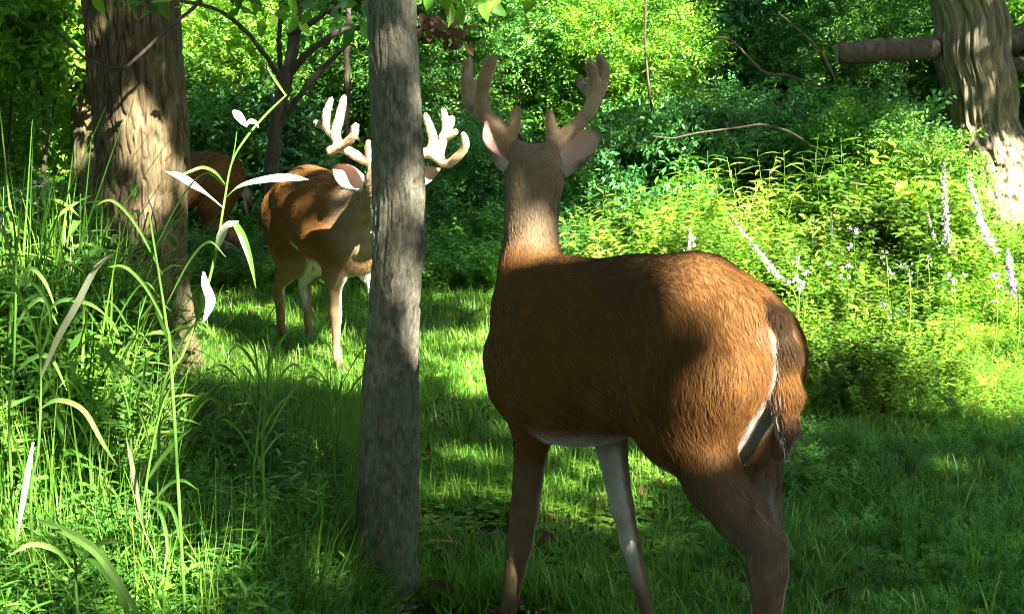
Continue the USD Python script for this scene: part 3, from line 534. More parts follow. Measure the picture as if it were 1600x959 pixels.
def weed(seed, h, n, L, w, branches=3):
    'an upright leafy stem with side shoots'
    rng = R_(seed); ms = []
    top = np.array([rng.normal(0, .1) * h, rng.normal(0, .1) * h, h]); s = spline([[0, 0, 0], top * .5 + rng.normal(0, .02, 3), top], 6); ms.append(tube(s, np.linspace(.003, .0012, 6), 4, False))
    def leaves(path, n, L):
        for k in range(n):
            u = .15 + .85 * (k + rng.random() * .5) / n; i = min(int(u * (len(path) - 1)), len(path) - 2); b = path[i] + (path[i + 1] - path[i]) * (u * (len(path) - 1) - i)
            a = k * 2.4 + rng.normal(0, .4); d = unit([np.cos(a), np.sin(a), rng.uniform(.1, .7)]); ms.append(leaf(b, d, np.array([0, 0, 1.0]) + rng.normal(0, .2, 3), L * rng.uniform(.6, 1.15) * (1.1 - .45 * u), w * rng.uniform(.75, 1.1), rng.uniform(.15, .5)))
    leaves(s, n, L)
    for b in range(branches):
        u = rng.uniform(.35, .8); p = s[int(u * 5)]; a = rng.uniform(0, 6.28); e = p + np.array([np.cos(a), np.sin(a), 1.0]) * h * rng.uniform(.18, .32); q = spline([p, (p + e) / 2 + [0, 0, -.02], e], 4); ms.append(tube(q, .0012, 4, False)); leaves(q, n // 2, L * .75)
    return join(ms)
def scatter(name, protos, mat, pos, scale, rots, which, parent=None, kind='stuff', **kw):
    'a PointInstancer; rots: rows (yaw, pitch, roll) in radians'
    path = numbered(str(parent.GetPath()) if parent is not None else '/World', name)
    pi = UsdGeom.PointInstancer.Define(stage, path); off = parent.loc if parent is not None else np.zeros(3)
    targets = []
    for k, pr in enumerate(protos):
        v, f, _ = meshkit.arrays(pr); pth = f'{path}/source/{name}_piece' + (f'_{k:03d}' if k else '')
        m = usdkit.mesh(stage, pth, (v, f), mat); targets.append(m.GetPath())
    pi.CreatePrototypesRel().SetTargets(targets)
    pi.CreatePositionsAttr(Vt.Vec3fArray.FromNumpy((pos - off).astype(np.float32))); pi.CreateProtoIndicesAttr(Vt.IntArray.FromNumpy(which.astype(np.int32)))
    pi.CreateScalesAttr(Vt.Vec3fArray.FromNumpy(np.repeat(scale[:, None], 3, 1).astype(np.float32)))
    c, s = np.cos(rots / 2), np.sin(rots / 2)
    w = c[:, 0] * c[:, 1] * c[:, 2] + s[:, 0] * s[:, 1] * s[:, 2]; x = c[:, 0] * c[:, 1] * s[:, 2] - s[:, 0] * s[:, 1] * c[:, 2]
    y = c[:, 0] * s[:, 1] * c[:, 2] + s[:, 0] * c[:, 1] * s[:, 2]; z = s[:, 0] * c[:, 1] * c[:, 2] - c[:, 0] * s[:, 1] * s[:, 2]
    q = np.stack([x, y, z, w], 1).astype(np.float32)
    pi.CreateOrientationsAttr(Vt.QuathArray.FromNumpy(q.astype(np.float16)))
    tag(pi, kind=kind, **kw); return pi
SPR = [sprig(s, 16, .065, .036, .24) for s in range(4)]; SPRF = [sprig(10 + s, 26, .040, .017, .26, .9, .35) for s in range(4)]; SPRL = [sprig(20 + s, 10, .10, .06, .26) for s in range(3)]
def shrub(name, label, c, rad, n, mat, protos, seed, stems=5, cat='shrub', thr=.42, sc=1.0, group=None):
    'stems and a crown of leafy sprigs spread through an uneven volume'
    rng = R_(seed); c = np.array(c, float); rad = np.array(rad, float)
    t = thing(name, label, cat, (c[0], c[1], 0), group)
    m = int(n * 3.2); d = unit(rng.normal(0, 1, (m, 3))); rr = rng.random(m)**.42; p = c + d * rad * rr[:, None]
    den = meshkit.fbm(p * 2.6 + seed, 3, seed) ; lump = meshkit.fbm(d * 2.0 + seed * 3, 2, seed + 2)
    ok = (p[:, 2] > .03) & (den > thr) & (rr < .55 + .75 * lump); p = p[ok][:n]; d = d[ok][:n]; k = len(p)
    yaw = np.arctan2(d[:, 1], d[:, 0]) + rng.normal(0, .7, k)
    scatter('foliage', protos, mat, p, rng.uniform(.75, 1.35, k) * sc, np.stack([yaw, rng.normal(-.05, .45, k), rng.normal(0, .5, k)], 1), rng.integers(0, len(protos), k), t)
    for i in range(stems):
        a = rng.uniform(0, 6.28); e = c + np.array([np.cos(a), np.sin(a), .35]) * rad * rng.uniform(.4, .85); b = np.array([c[0] + rng.normal(0, .12), c[1] + rng.normal(0, .1), -.05])
        s = spline([b, (b + e) / 2 + rng.normal(0, .08, 3) * [1, 1, 0] + [0, 0, .15], e], 12); obj('stem', tube(s, np.linspace(.016, .004, 12), 6), TWIG, t)
    return t
# ---------------------------------------------------------------- undergrowth and shrubs behind the clearing
def X(px, Y): return (px - 800) / FPX * Y
rng = R_(77)
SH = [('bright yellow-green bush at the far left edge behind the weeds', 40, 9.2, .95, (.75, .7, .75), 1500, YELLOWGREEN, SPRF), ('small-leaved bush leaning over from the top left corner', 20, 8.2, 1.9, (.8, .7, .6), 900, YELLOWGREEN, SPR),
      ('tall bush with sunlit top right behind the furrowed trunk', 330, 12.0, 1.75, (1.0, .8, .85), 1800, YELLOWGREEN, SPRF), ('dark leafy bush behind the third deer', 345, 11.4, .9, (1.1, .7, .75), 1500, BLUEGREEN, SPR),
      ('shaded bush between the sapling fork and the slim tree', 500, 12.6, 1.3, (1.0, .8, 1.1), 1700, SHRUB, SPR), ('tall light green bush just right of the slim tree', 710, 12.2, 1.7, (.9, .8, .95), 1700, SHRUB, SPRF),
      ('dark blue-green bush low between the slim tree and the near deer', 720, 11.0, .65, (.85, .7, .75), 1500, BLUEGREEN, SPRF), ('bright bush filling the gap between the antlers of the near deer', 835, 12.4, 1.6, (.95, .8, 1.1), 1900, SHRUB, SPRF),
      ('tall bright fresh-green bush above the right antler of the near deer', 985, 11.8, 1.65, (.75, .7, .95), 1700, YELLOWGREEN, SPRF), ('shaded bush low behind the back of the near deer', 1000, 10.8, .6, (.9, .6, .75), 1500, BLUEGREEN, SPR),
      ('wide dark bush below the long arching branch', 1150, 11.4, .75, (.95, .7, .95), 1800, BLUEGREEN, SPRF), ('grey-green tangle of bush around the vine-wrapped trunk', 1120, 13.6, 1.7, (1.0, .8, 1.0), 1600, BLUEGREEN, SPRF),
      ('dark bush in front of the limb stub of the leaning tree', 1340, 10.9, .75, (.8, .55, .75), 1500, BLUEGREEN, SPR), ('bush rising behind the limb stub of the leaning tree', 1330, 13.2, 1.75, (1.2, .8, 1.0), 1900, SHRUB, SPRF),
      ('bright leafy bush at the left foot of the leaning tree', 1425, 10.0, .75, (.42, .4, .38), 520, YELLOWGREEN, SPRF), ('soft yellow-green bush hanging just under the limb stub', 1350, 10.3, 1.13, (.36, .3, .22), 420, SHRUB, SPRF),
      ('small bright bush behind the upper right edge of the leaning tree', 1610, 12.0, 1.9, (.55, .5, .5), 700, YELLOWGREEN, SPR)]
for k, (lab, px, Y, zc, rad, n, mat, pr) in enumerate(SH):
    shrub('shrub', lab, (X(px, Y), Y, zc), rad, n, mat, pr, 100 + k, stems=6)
n = 22000; y = rng.uniform(12.8, 19, n); x = (rng.random(n) * 1500 + 0 - 800 + 50) / FPX * y * 1.25; z = rng.random(n)**.9 * (.6 + .20 * y); p = np.stack([x, y, z + ground_z(x, y)], 1)
den = meshkit.fbm(p * [.9, .9, .9], 3, 8); ok = den > .40; p = p[ok]; k = len(p)
scatter('undergrowth', SPR + SPRF + SPRL, BLUEGREEN, p, rng.uniform(1.0, 2.0, k), np.stack([rng.uniform(0, 6.28, k), rng.normal(0, .5, k), rng.normal(0, .5, k)], 1), rng.integers(0, 11, k), label='dense far-off undergrowth closing off the clearing behind all shrubs', cat='undergrowth')
n = 14000; y = rng.uniform(19, 27, n); x = rng.uniform(-13, 13, n); z = rng.random(n) * (.8 + .26 * y); p = np.stack([x, y, z], 1)
scatter('forest', [sprig(300 + s, 16, .16, .09, .5) for s in range(3)], SHRUB, p, rng.uniform(1.6, 3.2, n), np.stack([rng.uniform(0, 6.28, n), rng.normal(0, .5, n), rng.normal(0, .5, n)], 1), rng.integers(0, 3, n), label='far-off forest edge seen only through gaps in the undergrowth', cat='forest')
# ---------------------------------------------------------------- grass of the clearing
n = 42000; u = rng.random(n); y = 1.6 * (14.5 / 1.6)**(u**.85); x = rng.uniform(-1, 1, n) * (.47 * y + .4); z = ground_z(x, y)
hgt = .75 + .7 * meshkit.fbm(np.stack([x, y, 0 * x], 1) * .8, 2, 4) + .7 * ss(y, 8, 11)
keep0 = np.hypot(x + .33, y - 3.15) > .22
keep = keep0 & ((meshkit.fbm(np.stack([x * 1.4, y * 1.4, 0 * x], 1), 3, 6) > .30) | (y > 4.2)); x, y, z, hgt = (a[keep] for a in (x, y, z, hgt)); k = len(x)
scatter('grass', [tuft(s, 20, .075, .0046, .055) for s in range(5)] + [tuft(9, 12, .13, .0055, .05)], GRASSM, np.stack([x, y, z - .01], 1), rng.uniform(.7, 1.25, k) * hgt, np.stack([rng.uniform(0, 6.28, k), rng.normal(0, .08, k), rng.normal(0, .08, k)], 1), np.where(rng.random(k) < .14, 5, rng.integers(0, 5, k)), label='short green grass covering the clearing under the deer', cat='grass')
n = 7000; y = 2.9 * (13 / 2.9)**rng.random(n); x = rng.uniform(-1, 1, n) * (.47 * y + .3); ok = meshkit.fbm(np.stack([x * 1.1, y * 1.1, 0 * x], 1), 3, 33) > .52; x, y = x[ok], y[ok]; k = len(x)
scatter('clover', [join([leaf4(np.array([r_ * np.cos(a), r_ * np.sin(a), h_]), np.array([np.cos(a + b), np.sin(a + b), .15]), np.array([0, 0, 1.0]), .032, .028, .1, .2) for a, r_, h_ in zip(np.arange(7) * 2.4, .02 + .013 * np.arange(7), .045 + .02 * np.sin(np.arange(7) * 1.7)) for b in (0, 2.1, 4.2)])], WEEDM, np.stack([x, y, ground_z(x, y)], 1), rng.uniform(.45, .8, k), np.stack([rng.uniform(0, 6.28, k), rng.normal(0, .1, k), rng.normal(0, .1, k)], 1), np.zeros(k), label='low round-leaved ground plants growing between the grass of the clearing', cat='ground cover')
def weeds(name, label, protos, mat, n, xy, top, seed, jit=.25):
    rng = R_(seed); x, y = xy(rng, n); h = top(x, y) * (.45 + .95 * meshkit.fbm(np.stack([x, y, 0 * x], 1) * 1.3, 2, seed)); ok = h > .05; x, y, h = x[ok], y[ok], h[ok]; k = len(x)
    return scatter(name, protos, mat, np.stack([x, y, ground_z(x, y) - .02], 1), h * rng.uniform(.7, 1.15, k), np.stack([rng.uniform(0, 6.28, k), rng.normal(0, jit * .5, k), rng.normal(0, jit * .5, k)], 1), rng.integers(0, len(protos), k), label=label, cat='weeds')
W3 = [weed(80 + s, 1.0, 20, .26, .024, 4) for s in range(5)]
W1 = [weed(s, 1.0, 22, .17, .055, 4) for s in range(6)]; W2 = [weed(40 + s, 1.0, 26, .12, .034, 6) for s in range(5)]
# right: sunlit flowering weeds
def xy_r(r, n): y = 4.75 + 5.6 * r.random(n)**.9; x = r.uniform(0, 1, n) * .52 * y + .06 * y + .0; return x, y
def top_r(x, y): return (.30 + .30 * ss(y, 5, 7.5) + .22 * ss(x / y, .2, .34) * ss(y, 5.8, 7.5)) * (1 - .4 * ss(x / y, .35, .39)) * ss(x / y, .04, .14) * ss(y - .35 * np.clip(.3 - x / y, 0, 1) * 10, 4.5, 5.6)
def xy_rt(r, n): y = r.uniform(5.4, 10.2, n); x = r.uniform(.08, .52, n) * y; return x, y
weeds('weeds', 'taller loose leafy stems standing up out of the sunlit weeds', W3 + W1[2:4], WEEDM, 420, xy_rt, lambda x, y: (.45 + .42 * ss(y, 5.5, 8)) * (1 - .45 * ss(x / y, .34, .38)), 67)
weeds('weeds', 'sunlit mass of flowering weeds filling the right side of the clearing', W2 + W1[:2], WEEDM, 6200, xy_r, top_r, 61)
def xy_b(r, n): y = r.uniform(8.6, 11.2, n); x = r.uniform(-.30, .14, n) * y; return x, y
weeds('weeds', 'shaded weeds along the foot of the shrubs at the back of the clearing', W1, SHRUB, 1800, xy_b, lambda x, y: .34 + .22 * ss(y, 9, 11), 62)
# left: tangled weeds in front of the furrowed trunk
def xy_l(r, n): y = 2.3 + 4.6 * r.random(n)**1.1; x = (-.48 + .42 * r.random(n)) * y; return x, y
def top_l(x, y): a = x / y; return (.20 + .62 * ss(-a, .27, .40) * ss(y, 2.6, 4.0) + .16 * ss(-a, .12, .22)) * (1 - ss(a, -.12, -.075)) * (1 - .75 * ss(y, 5.2, 6.0) * ss(a, -.345, -.32))
weeds('weeds', 'tangled green weeds covering the lower left in front of the furrowed trunk', W3 + W2 + W3, GREENW, 3800, xy_l, top_l, 63)
LG = [tuft(500 + s, 12, .8, .007, .07, .55) for s in range(4)]
def xy_l2(r, n): y = 2.5 + 4 * r.random(n); x = (-.46 + .34 * r.random(n)) * y; return x, y
weeds('grass', 'long arching grass blades among the weeds in the lower left', LG, GRASSM, 1250, xy_l2, lambda x, y: top_l(x, y) * 1.25 + .12, 64)
def xy_d(r, n): y = r.uniform(3.3, 5.6, n); x = (-.33 + .23 * r.random(n)) * y; return x, y
weeds('grass', 'dark shaded grass clump between the furrowed trunk and the slim tree', LG, GRASSM, 380, xy_d, lambda x, y: .42 + 0 * x, 65)
def xy_s(r, n): y = r.uniform(3.0, 4.9, n); x = r.uniform(.16, .52, n) * y; return x, y
weeds('ground_cover', 'low shaded leafy ground cover at the right behind the near deer', W2, SHRUB, 1500, xy_s, lambda x, y: .13 + .10 * ss(y, 4, 4.8), 66)
n = 900; y = 2.9 * (8 / 2.9)**rng.random(n); x = rng.uniform(-.35, .5, n) * y
scatter('leaf_litter', [leaf(np.zeros(3), np.array([1, 0, .1]), np.array([0, .2, 1.0]), .05, .028, .3, .5), leaf(np.zeros(3), np.array([1, 0, 0]), np.array([0, .6, 1.0]), .07, .03, -.2, .3)], DEADM, np.stack([x, y, ground_z(x, y) + .03], 1), rng.uniform(.6, 1.3, n), np.stack([rng.uniform(0, 6.28, n), rng.normal(0, .4, n), rng.normal(0, .4, n)], 1), rng.integers(0, 2, n), label='dead brown leaves lying in the grass', cat='leaf litter')
# ---------------------------------------------------------------- single plants that can be told apart
def ribbon(rows, Y, fold=.3, n=18, twist=0.0, facing=None):
    'a grass leaf along photographed points (px, py, dY, half width in metres): two folded strips'
    s = spline([(*at(x, y, Y + dy), w) for x, y, dy, w in rows], n); p, w = s[:, :3], np.maximum(s[:, 3], .0004)
    t = unit(np.gradient(p, axis=0)); g = np.array([0, -1.0, .35]) if facing is None else np.array(facing); sd = unit(np.cross(t, g)); nn = np.cross(sd, t)
    a = twist * np.linspace(0, 1, n)[:, None]; sd = sd * np.cos(a) + nn * np.sin(a)
    V = np.stack([p - sd * w[:, None] + nn * (fold * w)[:, None], p, p + sd * w[:, None] + nn * (fold * w)[:, None]], 1).reshape(-1, 3); i = np.arange(n - 1) * 3
    return V, np.vstack([np.stack([i, i + 1, i + 4, i + 3], 1), np.stack([i + 1, i + 2, i + 5, i + 4], 1)])
GY_ = 3.05
g = thing('tall_grass_plant', 'tall single grass stalk with pale bent leaves rising in front of the furrowed trunk', 'grass plant', at(250, 640, GY_) * [1, 1, 0])
b0 = at(250, 640, GY_); foot_ = np.array([[b0[0] - .05, b0[1] + .05, -.02, .004]])
st_ = np.vstack([foot_, [(*at(x, y, GY_ + dy), r) for x, y, dy, r in [(250, 640, 0, .004), (285, 555, 0, .004), (315, 480, 0, .0038), (338, 390, 0, .0034), (350, 318, 0, .003), (362, 255, 0, .0026), (385, 215, .0, .0032), (415, 180, .02, .003), (448, 148, .03, .002)]]])
s_ = spline(st_, 60); obj('stem', tube(s_[:, :3], s_[:, 3], 7), BLADEM, g, smooth=True)
obj('leaf', ribbon([(447, 150, .03, .002), (430, 125, .05, .0035), (420, 108, .06, .002), (418, 96, .06, .0005)], GY_), BLADEM, g)
obj('leaf', ribbon([(353, 309, 0, .002), (376, 291, -.05, .0085), (418, 281, -.1, .0125), (455, 279, -.12, .011), (482, 281, -.13, .001)], GY_, .25, facing=[.35, -.7, .6]), PALEM, g, label='broad white-lit leaf reaching right over the second deer')
obj('leaf', ribbon([(349, 325, 0, .0015), (325, 305, -.04, .004), (303, 290, -.08, .011), (280, 276, -.1, .010), (258, 268, -.12, .001)], GY_, .2, facing=[.4, -.7, .6]), PALEM, g)
obj('leaf', ribbon([(352, 288, 0, .0015), (337, 270, -.03, .0035), (318, 262, -.05, .004), (298, 268, -.07, .0035), (272, 279, -.1, .001)], GY_), BLADEM, g)
obj('leaf', ribbon([(338, 392, 0, .003), (346, 368, -.04, .011), (358, 353, -.07, .013), (371, 350, -.1, .009)], GY_, .2, facing=[.3, -.8, .5]), PALEM, g)
obj('leaf', ribbon([(368, 350, -.1, .007), (380, 372, -.12, .009), (392, 410, -.13, .006), (400, 450, -.13, .0006)], GY_), BLADEM, g)
obj('leaf', ribbon([(318, 425, 0, .003), (320, 445, -.02, .010), (328, 470, -.05, .012), (322, 492, -.06, .006), (316, 505, -.06, .001)], GY_, .5, facing=[.5, -.8, .3]), PALEM, g)
obj('leaf', ribbon([(360, 262, 0, .001), (367, 230, -.01, .0012), (371, 198, -.02, .001)], GY_), BLADEM, g)
obj('leaf', ribbon([(386, 198, -.02, .003), (378, 190, -.03, .009), (370, 180, -.03, .011), (364, 173, -.03, .003)], GY_, .5, facing=[.4, -.8, .4]), PALEM, g, label='small curled white leaf at the top of the stalk')
obj('leaf', ribbon([(384, 196, -.02, .002), (392, 190, -.02, .006), (400, 192, -.02, .004), (404, 200, -.02, .001)], GY_), STRAWM, g)
obj('leaf', ribbon([(282, 560, 0, .003), (262, 520, -.06, .008), (245, 480, -.1, .006), (236, 455, -.12, .001)], GY_), BLADEM, g)
def plant(label, Y, stem, leaves, group=None, cat='grass plant', name='tall_grass_plant'):
    x0, y0 = stem[0]; t = thing(name, label, cat, at(x0, y0, Y) * [1, 1, 0], group)
    b = at(x0, y0, Y); rows = [[b[0], b[1] + .02, -.02, .004]] + [[*at(x, y, Y - .02 * i), .0036 - .0022 * i / len(stem)] for i, (x, y) in enumerate(stem)]
    s = spline(rows, 40); obj('stem', tube(s[:, :3], s[:, 3], 6), BLADEM, t, smooth=True)
    for pts, w, mat in leaves:
        m = len(pts); obj('leaf', ribbon([(x, y, -.05 * i, w * .62 * (.35, .9, 1.0, .8, .1)[min(4, int(round(i * 4 / (m - 1))))]) for i, (x, y) in enumerate(pts)], Y, .3, facing=[.35, -.8, .5] if mat is Q_ else None), mat, t)
    return t
B_, L_ = BLADEM, PALEM; Q_ = leafmat('withered_grass_leaf', [(.22, .28, .14), (.28, .32, .18), (.32, .34, .22)], .3, .35, .5, 6, .15)
plant('grass plant in the lower left with a hanging white withered leaf', 2.75, [(48, 800), (60, 700), (64, 600), (62, 520), (70, 470)], [([(52, 690), (44, 735), (35, 790), (26, 845)], .011, Q_), ([(64, 590), (90, 530), (118, 480), (150, 420), (183, 392)], .012, Q_), ([(62, 540), (40, 480), (18, 440), (-10, 420)], .009, B_), ([(63, 560), (80, 500), (60, 450), (20, 430)], .008, B_), ([(66, 500), (95, 470), (140, 475), (175, 500)], .008, B_), ([(60, 640), (90, 625), (130, 640), (160, 690), (185, 730)], .009, B_)])
plant('grass plant with a dry white stalk leaning in the lower left weeds', 2.8, [(222, 830), (228, 760), (240, 690), (255, 630), (270, 600)], [([(226, 835), (212, 760), (204, 715), (197, 682)], .009, Q_), ([(224, 760), (250, 720), (275, 690), (300, 668)], .009, B_), ([(235, 700), (225, 660), (215, 630), (222, 600)], .007, B_), ([(228, 800), (260, 760), (285, 750), (310, 765)], .007, B_), ([(232, 780), (265, 790), (280, 830), (285, 880)], .008, B_), ([(226, 790), (250, 800), (262, 850), (255, 900)], .008, B_)])
plant('broad-leaved grass plant at the bottom left edge of the picture', 2.45, [(120, 940), (118, 880), (105, 840), (85, 815)], [([(60, 812), (100, 828), (150, 860), (190, 915), (235, 990)], .015, B_), ([(110, 850), (155, 880), (190, 930), (205, 985)], .016, B_), ([(118, 890), (90, 860), (50, 850), (10, 870)], .010, B_), ([(116, 900), (140, 860), (170, 845), (205, 850)], .010, B_)])
plant('grass plant with blades fanning out beside the base of the furrowed trunk', 3.3, [(205, 700), (200, 640), (185, 590), (165, 550)], [([(190, 600), (165, 560), (160, 545), (200, 580), (240, 618)], .010, B_), ([(195, 620), (215, 580), (240, 555), (245, 560)], .008, B_), ([(200, 650), (150, 630), (120, 590), (100, 540)], .009, B_), ([(200, 660), (170, 655), (140, 630), (120, 650)], .010, B_), ([(198, 640), (220, 600), (228, 570), (225, 545)], .007, B_)])
plant('grass plant with pale drooping blades at the left edge', 2.9, [(15, 700), (22, 560), (25, 430), (22, 350), (10, 318)], [([(24, 420), (8, 370), (0, 350), (-15, 380)], .008, Q_), ([(24, 460), (45, 420), (70, 440), (90, 490)], .008, B_), ([(22, 350), (12, 330), (2, 345), (-5, 400)], .006, Q_), ([(20, 520), (45, 480), (70, 470), (95, 520)], .009, B_), ([(18, 590), (50, 560), (80, 560), (105, 610)], .010, B_), ([(20, 620), (0, 590), (-15, 600), (-25, 640)], .009, B_)])
gen = R_(808)
GL = ['short straight grass plant in the weeds below the white-flowered edge of the furrowed trunk', 'small far grass plant just left of the foot of the furrowed trunk', 'upright grass plant touching the left edge of the furrowed trunk', 'small grass plant leaning left, deep in the left weeds', 'grass plant leaning slightly left beside the withered white leaf',
      'tall grass plant leaning right across the lower furrowed trunk', 'low grass plant at the right foot of the furrowed trunk', 'tallest near grass plant leaning left over the furrowed trunk, beside the pale-leaved stalk', 'grass plant leaning left in front of the middle of the furrowed trunk',
      'dark grass plant standing lowest in the shade between the furrowed and slim trunks', 'dark grass plant close against the left side of the slim tree', 'dark grass plant leaning left under the second deer', 'nearest and tallest dark grass plant in the shade under the second deer']
for k in range(13):
    px = gen.uniform(0, 330) if k < 9 else gen.uniform(330, 540); Y = gen.uniform(2.5, 4.3); by = 480 + gen.uniform(120, 330) if k < 9 else gen.uniform(640, 780); hh = gen.uniform(110, 230) * 3 / Y; ln = gen.normal(0, 30)
    stem = [(px, by), (px + ln * .3, by - hh * .4), (px + ln, by - hh)]; lv = []
    for q in range(5):
        u = .15 + .17 * q; sx = px + ln * u * u; sy = by - hh * u; sg = (-1)**q; a = gen.uniform(40, 95) * 3 / Y
        lv.append(([(sx, sy), (sx + sg * a * .4, sy - a * .75), (sx + sg * a * .75, sy - a * 1.1), (sx + sg * a * 1.05, sy - a * gen.uniform(.7, 1.2))], gen.uniform(.0035, .0065), B_))
    plant(GL[k], Y, stem, lv, 'grass plants in the lower left weeds' if k < 9 else 'grass plants beside the slim tree')
def spike(label, Y, pts, r, group=None, n=150, seed=0, name='flower_spike'):
    'a slender stalk set with small pale florets'
    rng = R_(seed); t = thing(name, label, 'wildflower', at(*pts[0], Y) * [1, 1, 0], group); b = at(*pts[0], Y)
    s = spline(np.vstack([[[b[0], b[1], -.02]], [at(x, y, Y) for x, y in pts]]), 40); obj('stem', tube(s, .0035, 5), WEEDM, t); up_ = s[np.linspace(14, 39, n).astype(int)]; ms = []
    for k, p in enumerate(up_):
        u = k / n; q = r * (1.15 - .75 * u)
        for e in range(3):
            a = rng.uniform(0, 6.28); d = unit([np.cos(a), np.sin(a), rng.uniform(-.3, .8)]); ms.append(leaf(p + d * q * rng.uniform(0, .6), rng.normal(0, 1, 3), rng.normal(0, 1, 3), q * rng.uniform(.3, .6), q * .38, .1))
    obj('blossom', join(ms), FLOWERM, t); lv = []
    for k in range(7):
        a = k * 2.4; lv.append(leaf(s[6 + 2 * k], unit([np.cos(a), np.sin(a), .5]), np.array([0, 0, 1.0]), .10, .03, .3))
    obj('foliage', join(lv), WEEDM, t)
    return t
for k, (lab, Y, pts, r) in enumerate([('tallest upright pale flower spike in front of the leaning tree', 7.2, [(1486, 420), (1480, 370), (1476, 310), (1474, 255)], .048), ('flower spike leaning left in front of the glaring foot of the leaning tree', 7.2, [(1560, 420), (1540, 370), (1525, 320), (1512, 262)], .052), ('long pale flower spike leaning left over the back of the near deer', 6.2, [(1245, 470), (1205, 420), (1170, 375), (1137, 335)], .036),
        ('short flower spike left of the tallest one', 7.2, [(1470, 410), (1462, 380), (1455, 355), (1449, 330)], .024), ('small pale flower spike showing just above the rump of the near deer', 6.4, [(1078, 430), (1077, 400), (1078, 375), (1079, 355)], .022), ('flower spike at the right edge of the picture', 6.6, [(1582, 470), (1580, 440), (1576, 410), (1574, 390)], .04), ('thin flower spike left of the bright bush', 7.4, [(1304, 400), (1301, 370), (1299, 350), (1298, 330)], .020), ('thin flower spike in the gap right of the rump', 7.4, [(1275, 400), (1272, 375), (1272, 355), (1270, 335)], .016)]):
    spike(lab, Y, pts, r, seed=200 + k)
def blossom(label, Y, px, py, r, seed, group=None):
    rng = R_(seed); p = at(px, py, Y); t = thing('wildflower', label, 'wildflower', (p[0], p[1], 0), group); s = spline([[p[0], p[1] + .02, -.02], (p[0] + .02, p[1], p[2] * .6), p], 14); obj('stem', tube(s, .003, 5), WEEDM, t); ms = []
    hub = rng.normal(0, 1, (5, 3)) * r * [.8, .8, 1.1]
    for k in range(90):
        d = unit(rng.normal(0, 1, 3)) * .45; ms.append(leaf(p + hub[k % 5] + d * r * rng.random()**.5, rng.normal(0, 1, 3), rng.normal(0, 1, 3), r * rng.uniform(.18, .38), r * .22, .2))
    obj('blossom', join(ms), FLOWERM, t)
BL = ['large pale flower cluster just right of the rump of the near deer', 'pale flower cluster midway between the rump and the right edge', 'large low pale flower cluster nearest below the tallest spike', 'pale flower cluster high in the weeds left of the tallest spike', 'tiny pale flower right above the large cluster by the rump', 'pale flower cluster directly under the tallest flower spike',
      'pale flower cluster lowest at the right edge of the picture', 'tiny pale flower to the upper right of the large low cluster', 'tiny pale flower close left of the short spike', 'tiny pale flower straight above the large low cluster', 'pale flower cluster just left of the spike at the right edge', 'pale flower cluster peeping over the rump of the near deer']
BM = ['largest pale flower left of the furrowed trunk, standing highest', 'pale flower below the highest one left of the furrowed trunk', 'pale flower closest to the left edge of the furrowed trunk', 'smallest pale flower near the left edge of the picture']
for k, (px, py, Y, r) in enumerate([(1252, 437, 5.9, .045), (1322, 414, 6.3, .03), (1392, 456, 5.8, .045), (1334, 374, 7, .03), (1245, 410, 6.3, .022), (1490, 440, 5.9, .03), (1590, 455, 5.7, .04), (1420, 420, 6.2, .02), (1450, 405, 6.6, .02), (1385, 400, 6.6, .018), (1556, 440, 6.0, .028), (1075, 388, 6.6, .03)]):
    blossom(BL[k], Y, px, py, r, 300 + k, 'wildflowers among the right weeds')
for k, (px, py, Y, r) in enumerate([(63, 278, 4.4, .022), (45, 322, 4.4, .018), (125, 328, 4.4, .02), (28, 315, 4.3, .014)]):
    blossom(BM[k], Y, px, py, r, 340 + k, 'wildflowers left of the furrowed trunk')
# twigs, straw and leaves lying or hanging
def lying(name, label, cat, rows, Y, mat, n=18):
    o = obj(name, limb(rows, Y, 6, int(rows[0][0]), n, .08), mat, smooth=True); tag(o, label, cat)
def gpt(px, py):
    d = ray(px, py); return -CAM[2] * d[1] / d[2]
for nm, lab, cat, a, b, r, mat in [('fallen_twig', 'grey fallen twig in the grass between the slim tree and the near deer', 'twig', (676, 658), (790, 654), .007, TWIG), ('dry_stalk', 'pale dry stalk lying in the grass right of the slim tree', 'stalk', (664, 660), (722, 684), .006, STRAWM), ('dry_stalk', 'straw-coloured dry stalk at the foot of the slim tree', 'stalk', (655, 868), (735, 872), .007, STRAWM), ('dry_stalk', 'bent dry stalk arching at the foot of the slim tree', 'stalk', (690, 850), (712, 874), .005, STRAWM),
        ('fallen_twig', 'pale twig in the shade right of the near deer tail', 'twig', (1420, 676), (1500, 668), .006, STRAWM), ('fallen_twig', 'grey twig in the shaded grass below the tail', 'twig', (1240, 762), (1310, 745), .006, TWIG)]:
    Ya, Yb = gpt(*a), gpt(*b); p, q = at(*a, Ya), at(*b, Yb); s = spline([p + [0, 0, .03], (p + q) / 2 + [0, .01, .05], q + [0, 0, .03]], 14); o = obj(nm, tube(s, np.linspace(r, r * .5, 14), 6), mat, smooth=True); tag(o, lab, cat)
rng = R_(515)
def hanging(name, label, rows, Y, leaves, mat, L, w, spread):
    t = thing(name, label, 'branch', at(*rows[0][:2], Y)); obj('twig', limb(rows, Y, 6, 3, 16), TWIG, t)
    for k in range(leaves):
        px, py, _, _ = rows[min(len(rows) - 1, 1 + k % max(1, len(rows) - 1))]; p = at(px + rng.normal(0, spread[0]), py + rng.normal(0, spread[1]), Y + rng.normal(0, .12)); obj('leaf', leaf(p, rng.normal(0, 1, 3) + [0, 0, -.5], rng.normal(0, .5, 3) + [0, -.6, .6], L * rng.uniform(.7, 1.25), w * rng.uniform(.8, 1.2), .25), mat, t)
